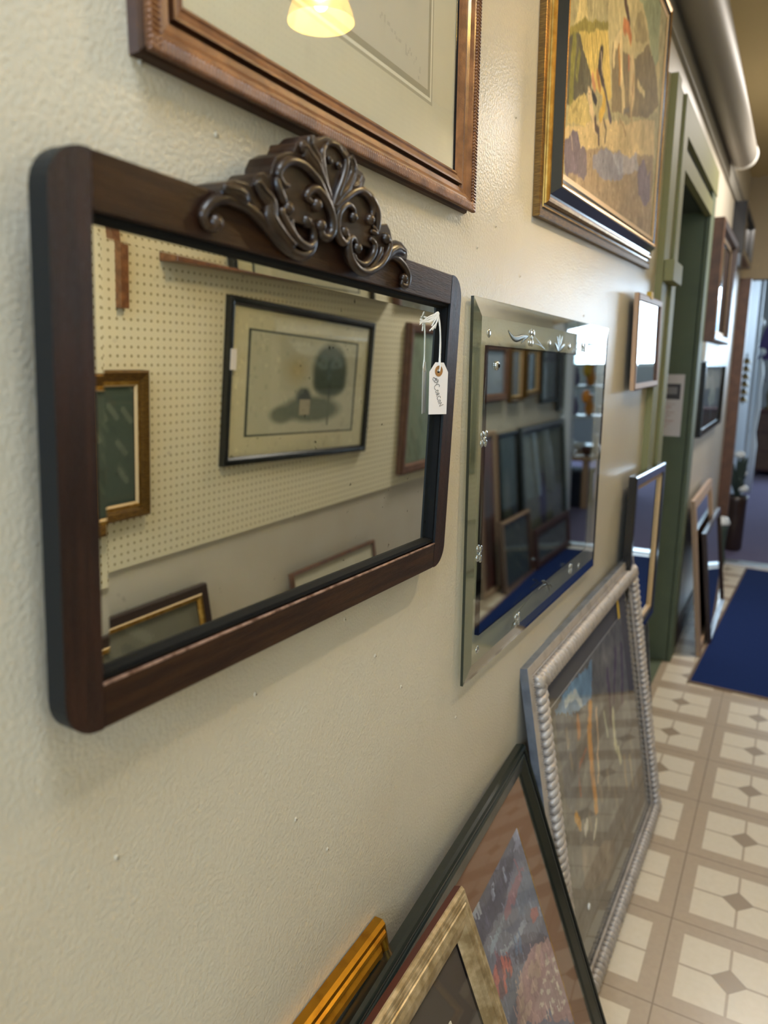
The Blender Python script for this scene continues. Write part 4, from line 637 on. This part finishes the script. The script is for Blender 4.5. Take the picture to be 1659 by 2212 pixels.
framed('framed_mirror', 'pale wooden framed mirror leaning on the floor, rear of the two', 'mirror', (-.30, 3.80, .002), .84, .80, [(0, 0), (0, .02), (.045, .022), (.05, .012)], ['pale', 'pale', 'pale'], 0, -6.6, 0,
    art=lambda c, x0, y0, W, H, z: panel('mirror_glass', c, x0, y0, x0+W, y0+H, .002, z, 'mirror2'), glass=False, inner=.010)
framed('framed_mirror', 'dark brown framed mirror leaning on the floor, front of the two', 'mirror', (-.268, 4.0, .002), .82, .60, [(0, 0), (0, .02), (.022, .022), (.026, .012)], ['dkbrown', 'dkbrown', 'dkbrown'], 0, -7.2, 0,
    art=lambda c, x0, y0, W, H, z: panel('mirror_glass', c, x0, y0, x0+W, y0+H, .002, z, 'mirror2'), glass=False, inner=.010)
framed('framed_print', 'black framed picture hung high beyond the end of the pipe', 'picture', (-.419, 4.9, 2.10), .85, .29, [(0, 0), (0, .07), (.03, .074), (.034, .05)], ['satin', 'satin', 'satin'],
    art=lambda c, x0, y0, W, H, z: panel('print', c, x0, y0, x0+W, y0+H, .002, z, 'oakd'), inner=.045)
e = thing('notice_sheet', 'printed white notice with dark photo square and red text on the green door', 'notice', (-.575, 3.659, 1.13))
e.matrix_world = Matrix.Translation((-.592, 3.6585, 1.125)) @ Matrix(((1, 0, 0, 0), (0, 0, -1, 0), (0, 1, 0, 0), (0, 0, 0, 1)))
cv = Canvas(60, 120, 'd3ccce'); cv.poly([(.2, .85), (.9, .85), (.9, .60), (.2, .60)], '4c4a50'); cv.poly([(.35, .8), (.8, .8), (.8, .68), (.35, .68)], '8b888c')
for i in range(9): cv.stroke([(.08, .52-.045*i), (.75-.1*(i % 3), .52-.045*i)], 'a5686a', .022, .6)
cv.mesh('paper', 0, 0, .142, .288, .001, e, thick=.0008)
e = thing('latch_block', 'small grey green wooden block fixed to the olive door casing', 'block', (WX+.022, 2.50, 1.715)); mb = MB(); mb.box((0, 0, 0), (.19, .065, .03), 'olive'); mb.build('block', e, .003)

# things standing and hanging beyond the aisle
e = thing('bell_chime', 'string of small brass bells hanging on the grey blue wall', 'chime', (-.40, 7.2, 1.0)); e.matrix_world = Matrix.Translation((-.395, 7.2, 1.14))
mb = MB(); mb.tube([(0, 0, -.02), (0, 0, .42)], .006, 'ink'); mb.build('cord', e)
for i in range(6):
    mb = MB(); mb.lathe([(.0, .05), (.02, .045), (.03, .02), (.045, 0), (.0, 0)], 'brass', (0, 0, i*.066), 14); mb.build('bell', e)
e = thing('umbrella_stand', 'tall dark cylindrical planter standing at the carpet edge', 'planter', (-.31, 6.25, .004)); e.matrix_world = Matrix.Translation((-.315, 6.30, .004))
mb = MB(); mb.lathe([(0, .0), (.065, 0), (.075, .02), (.078, .40), (.083, .44), (.07, .44), (.065, .40), (0, .39)], 'dkbrown'); mb.build('pot', e)
mb = MB(); random.seed(4)
for i in range(22):
    a = random.uniform(0, 6.28); l = random.uniform(.15, .40); mb.tube(smooth_path([(0, 0, .39), (.03*math.cos(a), .05*math.sin(a), .39+l*.6), (.06*math.cos(a), .10*math.sin(a), .39+l)], 3), [.008, .008, .009, .012, .016, .014, .003][:7], 'leaf', 5, .3)
mb.build('foliage', e)
for i, (x, y, z) in enumerate([(.02, 0, .62), (.04, -.02, .50), (-.01, .02, .76)]):
    mb = MB(); mb.ball((x, y, z), .04, 'white', (1, 1, .8), 12, 8); mb.build('flower', e)
e = thing('plant_stand', 'low dark glazed stand with a white top at the end of the aisle', 'stand', (0, 0, 0)); e.matrix_world = Matrix.Translation((-.385+.02, 5.70, .0))
mb = MB(); mb.lathe([(0, 0), (.04, 0), (.05, .05), (.035, .15), (.045, .28), (.05, .32), (0, .32)], 'leaf', seg=16); mb.build('column', e)
mb = MB(); mb.lathe([(0, .32), (.055, .32), (.058, .335), (.04, .37), (0, .38)], 'white', seg=16); mb.build('top', e)
e = thing('chest_of_drawers', 'dark red wooden chest of drawers on the purple carpet', 'chest', (0, 0, 0)); e.matrix_world = Matrix.Translation((-.415, 10.9, .004))
mb = MB(); mb.box((0, 0, .06), (.95, .5, .84), 'red'); mb.box((-.02, -.02, .84), (.97, .52, .87), 'red'); mb.build('carcass', e, .004)
for i in range(3):
    mb = MB(); mb.box((.04, -.015, .09+i*.25), (.91, 0, .32+i*.25), 'brown'); d = mb.build('drawer', e)
    for x in (.25, .70): mb = MB(); mb.ball((x, -.025, .205+i*.25), .018, 'brass'); mb.build('knob', d)
for x in (.02, .87):
    for y in (.02, .42): mb = MB(); mb.box((x, y, 0), (x+.06, y+.06, .06), 'dkbrown'); mb.build('foot', e)
def lamp_obj(name, label, loc, h, shade='steelp', s=1):
    e = thing(name, label, 'lamp', loc); e.matrix_world = Matrix.Translation(loc)
    mb = MB(); mb.lathe([(0, 0), (.06*s, 0), (.065*s, .02), (.02*s, .05), (.03*s, .15*h), (.05*s, .3*h), (.015*s, .5*h), (.012*s, .62*h), (0, .62*h)], 'brass', seg=16); mb.build('lamp_base', e)
    mb = MB(); mb.lathe([(.05*s, h), (.11*s, .6*h), (.108*s, .6*h), (.048*s, h)], shade, seg=20); mb.build('lamp_shade', e); return e
lamp_obj('table_lamp', 'table lamp with white shade on the red chest of drawers', (-.28, 11.1, .875), .62)
lamp_obj('table_lamp', 'second white shaded table lamp on the red chest, further right', (.0, 11.15, .875), .5)
e = thing('glass_globe', 'white glass globe hanging above the far chest of drawers', 'globe', (0, 0, 0)); e.matrix_world = Matrix.Translation((-.43, 9.6, 1.94))
mb = MB(); mb.ball((0, 0, 0), .055, 'white', seg=16, rings=10); mb.build('globe', e); mb = MB(); mb.tube([(0, 0, .05), (0, 0, .81)], .004, 'brass', 6); mb.build('chain', e)
e = thing('hanging_dress', 'purple and dark patterned garment hanging in the far shop', 'garment', (0, 0, 0)); e.matrix_world = Matrix.Translation((-.31, 9.5, 1.52))
mb = MB(); random.seed(2)
prof = [(.10, 0), (.13, .02), (.09, .20), (.06, .34), (.03, .38), (0, .39)]; mb.lathe([(0, 0)]+prof, 'purple', seg=14); mb.build('fabric', e); mb = MB(); mb.tube([(0, 0, .38), (0, 0, 1.22)], .004, 'ductd', 5); mb.build('hanger_cord', e)
e = thing('display_figure', 'tall white figurine standing beside the far chest of drawers', 'figurine', (0, 0, 0)); e.matrix_world = Matrix.Translation((-.37, 9.35, .004))
mb = MB(); mb.lathe([(0, 0), (.05, 0), (.055, .55), (.03, .7), (.05, .95), (.04, 1.2), (.05, 1.35), (.03, 1.5), (.0, 1.56)], 'white', seg=16); mb.build('body', e)
mb = MB(); mb.ball((0, 0, 1.60), .045, 'white', seg=14, rings=8); mb.build('head', e)

# shop beyond, seen only in the plate glass mirror
e = thing('display_table', 'pine display table covered with china beyond the aisle', 'table', (0, 0, 0)); e.matrix_world = Matrix.Translation((.95, 7.4, .004))
mb = MB(); mb.box((0, 0, .50), (1.3, .7, .54), 'pale'); mb.build('tabletop', e)
for x in (.03, 1.21):
    for y in (.03, .61): mb = MB(); mb.box((x, y, 0), (x+.06, y+.06, .5), 'pale'); mb.build('leg', e)
e = thing('storage_trunk', 'dark navy trunk standing under the pine display table', 'trunk', (0, 0, 0)); e.matrix_world = Matrix.Translation((1.05, 7.48, .004))
mb = MB(); mb.box((0, 0, 0), (.9, .5, .30), 'navy'); mb.build('trunk_body', e, .01); mb = MB(); mb.box((-.01, -.01, .30), (.91, .51, .36), 'navy'); mb.build('lid', e, .01)
random.seed(11); china = [('china_bowl', 'bowl', [(0, 0), (.04, 0), (.09, .05), (.11, .10), (.105, .10), (.03, .02), (0, .02)]), ('china_vase', 'vase', [(0, 0), (.04, 0), (.06, .08), (.03, .17), (.045, .22), (0, .21)]), ('china_jug', 'jug', [(0, 0), (.05, 0), (.07, .07), (.045, .16), (.05, .19), (0, .18)])]
k = 0
for i in range(7):
    for j in range(2):
        n, c, p = china[k % 3]; mb = MB(); mb.lathe([(r*.62, z*.9) for r, z in p], 'white' if k % 4 else 'redb', seg=16); o = mb.build(n); o.location = (1.03+i*.17, 7.55+j*.36, .5441)
        tag(o, '%s %s, %s from the aisle in the %s row on the pine display table' % ('white china' if k % 4 else 'dark red', c, ('first', 'second', 'third', 'fourth', 'fifth', 'sixth', 'seventh')[i], ('front', 'rear')[j]), c, 'china on the pine display table'); k += 1
e = thing('wall_shelf_unit', 'white open shelf unit standing behind the pine display table', 'shelf', (0, 0, 0)); e.matrix_world = Matrix.Translation((1.0, 8.6, .004))
for z in (.5, .85, 1.2): mb = MB(); mb.box((0, 0, z), (1.3, .35, z+.03), 'trimw'); mb.build('shelf_board', e)
for x in (0, 1.27): mb = MB(); mb.box((x, 0, 0), (x+.03, .35, 1.3), 'trimw'); mb.build('upright', e)
k = 0
for z in (.881, 1.231):
    for i in range(6):
        n, c, p = china[k % 3]; mb = MB(); mb.lathe([(r, z_*1.1) for r, z_ in p], ['white', 'orange', 'purple', 'white', 'yellow', 'red'][k % 6], seg=14); o = mb.build(n); o.location = (1.13+i*.2, 8.78, z+.0035)
        tag(o, '%s %s, %s from the aisle on the %s board of the white shelf unit' % (['white', 'orange', 'purple', 'white', 'yellow', 'dark red'][k % 6], c, ('first', 'second', 'third', 'fourth', 'fifth', 'sixth')[i], 'middle' if z < 1 else 'top'), c, 'ornaments on the white shelf unit'); k += 1
for nm, lb_, x, y, z, c in (('glass_float', 'yellow hanging glass ornament on a cord past the aisle', .93, 7.0, 1.42, 'yellow'), ('glass_float', 'orange hanging glass ornament on a cord past the aisle', .88, 6.8, 1.18, 'orange')):
    e = thing(nm, lb_, 'ornament', (0, 0, 0)); e.matrix_world = Matrix.Translation((x, y, z)); mb = MB(); mb.ball((0, 0, 0), .04, c, (1, 1, 1.6), 14, 10); mb.build('bulb', e); mb = MB(); mb.tube([(0, 0, .06), (0, 0, CZ-z)], .003, 'ink', 5); mb.build('cord', e)

# ------------------------------------------------------------ opposite wall (seen in the mirrors)
PX = RX-.012
def opp(name, label, cat, y0, y1, z0, z1, prof, mats, art=None, lean=0, roll=0, x=PX-.001, **k):
    return framed(name, label, cat, (x, y1, z0), y1-y0, z1-z0, prof, mats, 180, lean, roll, art=art, **k)
def tree(c, x0, y0, W, H, z):
    cv = Canvas(130, 76, 'e3dcb8'); cv.poly([(.095, .13), (.905, .13), (.905, .87), (.095, .87)], '4c5148'); cv.poly([(.104, .145), (.896, .145), (.896, .855), (.104, .855)], 'd3d0b4')
    f = lambda x: 1-x  # drawn as seen in the mirror, then turned round
    cv.ell(f(.42), .62, .12, .14, 'c9b886', .8, .8); cv.ell(f(.68), .62, .16, .24, '525c48', .97, .25); cv.ell(f(.62), .52, .09, .10, '56604c', .95, .4); cv.ell(f(.74), .52, .09, .10, '56604c', .95, .4); cv.ell(f(.66), .70, .10, .12, '4c5644', .6, .5)
    cv.stroke([(f(.68), .5), (f(.68), .20)], '454b3e', .014); cv.ell(f(.55), .32, .27, .12, '66705a', .95, .35); cv.ell(f(.33), .28, .1, .08, '6a735c', .9, .4)
    cv.ell(f(.48), .42, .07, .08, '5d665e', .9, .4); cv.poly([(f(.45), .40), (f(.53), .40), (f(.53), .28), (f(.45), .28)], 'c7b99a', .8); cv.poly([(f(.44), .40), (f(.54), .40), (f(.49), .48)], '4b524e', .9)
    cv.fleck(500, .05, .01, .02); cv.mesh('print', x0, y0, W, H, z, c)
BLK = ([(0, 0), (0, .020), (.004, .024), (.012, .025), (.022, .023), (.030, .014)], ['black']*5)
e = opp('framed_print', 'black framed print of a round tree seen in the carved mirror', 'picture', 1.885, 2.858, .972, 1.545, *BLK, art=tree, roll=2.6)
panel('price_sticker', e, .935, .33, .965, .40, .0245, .0255, 'paper')
e = thing('display_ledge', 'narrow brown wooden ledge across the pegboard', 'ledge', (0, 0, 0)); e.matrix_world = Matrix.Translation((0, 0, 0))
mb = MB(); mb.box((.800, 1.62, 1.658), (PX, 3.05, 1.690), 'oak'); mb.build('board', e, .002); e.location = (0, 0, 0)
opp('framed_print', 'black framed tree print standing on the brown ledge, seen in the carved mirror', 'picture', 1.945, 2.90, 1.6905, 2.25, *BLK, art=tree, lean=0, x=PX-.010)
mb = MB(); mb.box((.850, 1.458, 1.515), (PX, 1.485, 2.3), 'oak'); o = mb.build('wooden_batten'); tag(o, 'upright brown wooden batten fixed to the pegboard', 'batten')
GLD = ([(0, 0), (0, .03), (.006, .034), (.02, .028), (.03, .022), (.040, .024), (.046, .016)], ['bronze', 'bronze', 'bronze', 'bronze', 'gilt', 'liner'])
def dull(col, seed, blot=()):
    def f(c, x0, y0, W, H, z):
        cv = Canvas(60, 60, col); cv.rng = np.random.default_rng(seed)
        for b in blot: cv.ell(*b)
        for _ in range(40):
            x, y = cv.rng.uniform(0, 1, 2); cv.stroke([(x, y), (x+.08, y+.1)], ['6f7a68', '3f4a42', 'a8ab98', '5a5648'][_ % 4], .05, .25)
        cv.mesh('print', x0, y0, W, H, z, c)
    return f
opp('framed_print', 'gold framed dark green picture at the left edge of the carved mirror view', 'picture', 1.12, 1.548, .915, 1.346, *GLD, art=dull('4c5a50', 3))
BRN = ([(0, 0), (0, .028), (.01, .034), (.04, .030), (.05, .018)], ['brown', 'brown', 'brown', 'brown'])
opp('framed_print', 'brown framed pale green picture at the right edge of the carved mirror view', 'picture', 3.22, 3.92, .81, 1.565, *BRN, art=dull('8fa08c', 5, [(.5, .5, .3, .3, '6c7c66', .6, .7)]))
opp('framed_print', 'brown framed picture hung above the pale green one', 'picture', 3.12, 3.72, 1.64, 2.1, *BRN, art=dull('5d5f50', 6))
def lean_opp(label, y0, y1, z1, x, prof, mats, art, lean=None, cat='picture', name='framed_print'):
    a = lean or math.degrees(math.atan2(RX-.02-x, z1)); H = z1/math.cos(R(a))
    return framed(name, label, cat, (x, y1, 0.001), y1-y0, H, prof, mats, 180, -a, 0, art=art)
lean_opp('gold lipped dark frame leaning low against the right wall near the carved mirror view', .9, 1.80, .62, .74, [(0, 0), (0, .02), (.004, .026), (.03, .022), (.034, .026), (.044, .026), (.05, .014)], ['dkbrown', 'dkbrown', 'dkbrown', 'liner', 'gilt', 'gilt'], dull('7c7866', 8))
lean_opp('thin brown frame leaning low against the right wall further along', 2.31, 3.0, .515, .77, [(0, 0), (0, .018), (.012, .02), (.016, .01)], ['brown', 'brown', 'brown'], lambda c, x0, y0, W, H, z: panel('print', c, x0, y0, x0+W, y0+H, .002, z, 'cream'))
# farther hung row
opp('framed_print', 'brown framed blue grey picture, first of the hung row in the glass mirror', 'picture', 4.16, 4.62, 1.235, 1.60, *BRN, art=dull('8b93a0', 12, [(.4, .5, .3, .4, 'a9b2bd', .7, .8)]), x=PX)
opp('framed_print', 'narrow pale gold frame with dark panel beside the blue grey picture', 'picture', 4.68, 4.93, 1.215, 1.60, *GLD, art=dull('6b6258', 13), x=PX)
opp('framed_print', 'narrow pale gold frame hanging crooked, third of the hung row', 'picture', 5.0, 5.30, 1.25, 1.60, *GLD, art=dull('3f3d3a', 14), x=PX, roll=-3)
opp('framed_print', 'black framed grey blue picture with a wide frame in the hung row', 'picture', 5.37, 5.78, 1.18, 1.62, *BLK, art=dull('7f8a94', 15), x=PX)
opp('framed_print', 'dark picture hanging last before the aisle end', 'picture', 5.82, 5.97, 1.10, 1.60, *BLK, art=dull('2e3138', 16), x=PX)
# leaning row
TAN = ([(0, 0), (0, .02), (.006, .024), (.03, .02), (.034, .012)], ['pale', 'pale', 'pale', 'pale'])
lean_opp('pale framed reddish print leaning at the start of the far row', 4.12, 4.42, 1.05, .80, *TAN, dull('7a4c46', 21, [(.5, .5, .3, .4, '5d5a5c', .6, .6)]))
lean_opp('black framed dark green print leaning between reddish print and the large one', 4.46, 4.84, 1.02, .80, *BLK, dull('3c4a42', 22, [(.6, .6, .2, .2, '8d8a80', .6, .6)]))
def drop(c, x0, y0, W, H, z):
    cv = Canvas(90, 60, '7d8478'); cv.poly([(.06, .06), (.94, .06), (.94, .94), (.06, .94)], '8a8f82'); cv.ell(.55, .38, .10, .20, '584f78', .95, .3); cv.poly([(.46, .45), (.64, .45), (.54, .74)], '584f78', .9); cv.fleck(500, .06, .02, .03); cv.mesh('print', x0, y0, W, H, z, c)
lean_opp('large dark framed print of a purple drop leaning in the far row', 4.88, 5.95, 1.03, .79, [(0, 0), (0, .03), (.03, .034), (.05, .028), (.055, .016)], ['dgreen', 'silverb', 'dgreen', 'dgreen'], drop)
lean_opp('reddish brown framed glass leaning in front of the green print', 4.30, 4.86, .47, .725, [(0, 0), (0, .02), (.02, .024), (.03, .012)], ['redb', 'pale', 'redb'], dull('56625c', 25), lean=5.5)
lean_opp('low long reddish brown frame leaning in front of the purple drop print', 4.92, 5.80, .30, .715, [(0, 0), (0, .02), (.03, .024), (.06, .018), (.065, .012)], ['redb', 'redb', 'redb', 'redb'], dull('6f7a78', 26), lean=5)

# ------------------------------------------------------------ pendant lamps
def pendant(loc, label, watts):
    e = thing('pendant_lamp', label, 'lamp', (0, 0, 0)); e.matrix_world = Matrix.Translation(loc)
    mb = MB(); mb.lathe([(.070, -.048), (.066, -.030), (.052, .000), (.043, .030), (.034, .052), (.020, .066), (.018, .066), (.032, .050), (.041, .030), (.050, .000), (.064, -.030), (.070, -.048)], PSH, seg=32); mb.build('lamp_shade', e)
    mb = MB(); mb.lathe([(0, -.028), (.010, -.025), (.020, -.010), (.022, .010), (.019, .034), (.0, .044)], PBU, seg=20); mb.build('bulb', e)
    mb = MB(); mb.lathe([(.0, .055), (.022, .058), (.022, .095), (.008, .11), (.0, .11)], 'brass', seg=16); mb.tube([(0, 0, .10), (0, 0, CZ-loc[2])], .005, 'brass', 8); mb.lathe([(0, CZ-loc[2]-.02), (.05, CZ-loc[2]-.02), (.055, CZ-loc[2]), (0, CZ-loc[2])], 'brass', seg=16); mb.build('stem', e)
    d = bpy.data.lights.new('bulb_light', 'POINT'); d.energy = watts; d.color = (1, .84, .60); d.shadow_soft_size = .016
    o = bpy.data.objects.new('bulb_light', d); COL.objects.link(o); o.parent = e; o.location = (0, 0, .008)
    d = bpy.data.lights.new('uplight_fill', 'POINT'); d.energy = watts*.25; d.color = (1, .80, .5); d.shadow_soft_size = .03  # extra point light added above the shade to brighten the ceiling
    o = bpy.data.objects.new('uplight_fill', d); COL.objects.link(o); o.parent = e; o.location = (.05, 0, .10)
PSH = emis('frosted_yellow_shade', 'f6dc82', .75)
nt = PSH.node_tree; tr = nt.nodes.new('ShaderNodeBsdfTransparent'); mx = nt.nodes.new('ShaderNodeMixShader'); mx.inputs[0].default_value = .58
nt.links.new(tr.outputs[0], mx.inputs[1]); nt.links.new(nt.nodes['Principled BSDF'].outputs[0], mx.inputs[2]); nt.links.new(mx.outputs[0], nt.nodes['Material Output'].inputs[0])
PBU = emis('glowing_bulb', 'fff0b0', 9)
nt = PBU.node_tree; tr = nt.nodes.new('ShaderNodeBsdfTransparent'); mx = nt.nodes.new('ShaderNodeAddShader'); em = nt.nodes.new('ShaderNodeEmission'); em.inputs[0].default_value = (1, .86, .5, 1); em.inputs[1].default_value = 14
nt.links.new(tr.outputs[0], mx.inputs[0]); nt.links.new(em.outputs[0], mx.inputs[1]); nt.links.new(mx.outputs[0], nt.nodes['Material Output'].inputs[0])
pendant((.10, 1.40, 2.197), 'bell shaped frosted glass ceiling lamp reflected in the large etching', 12)
pendant((.15, -.75, 2.155), 'bell shaped frosted glass ceiling lamp nearer the camera end', 6)
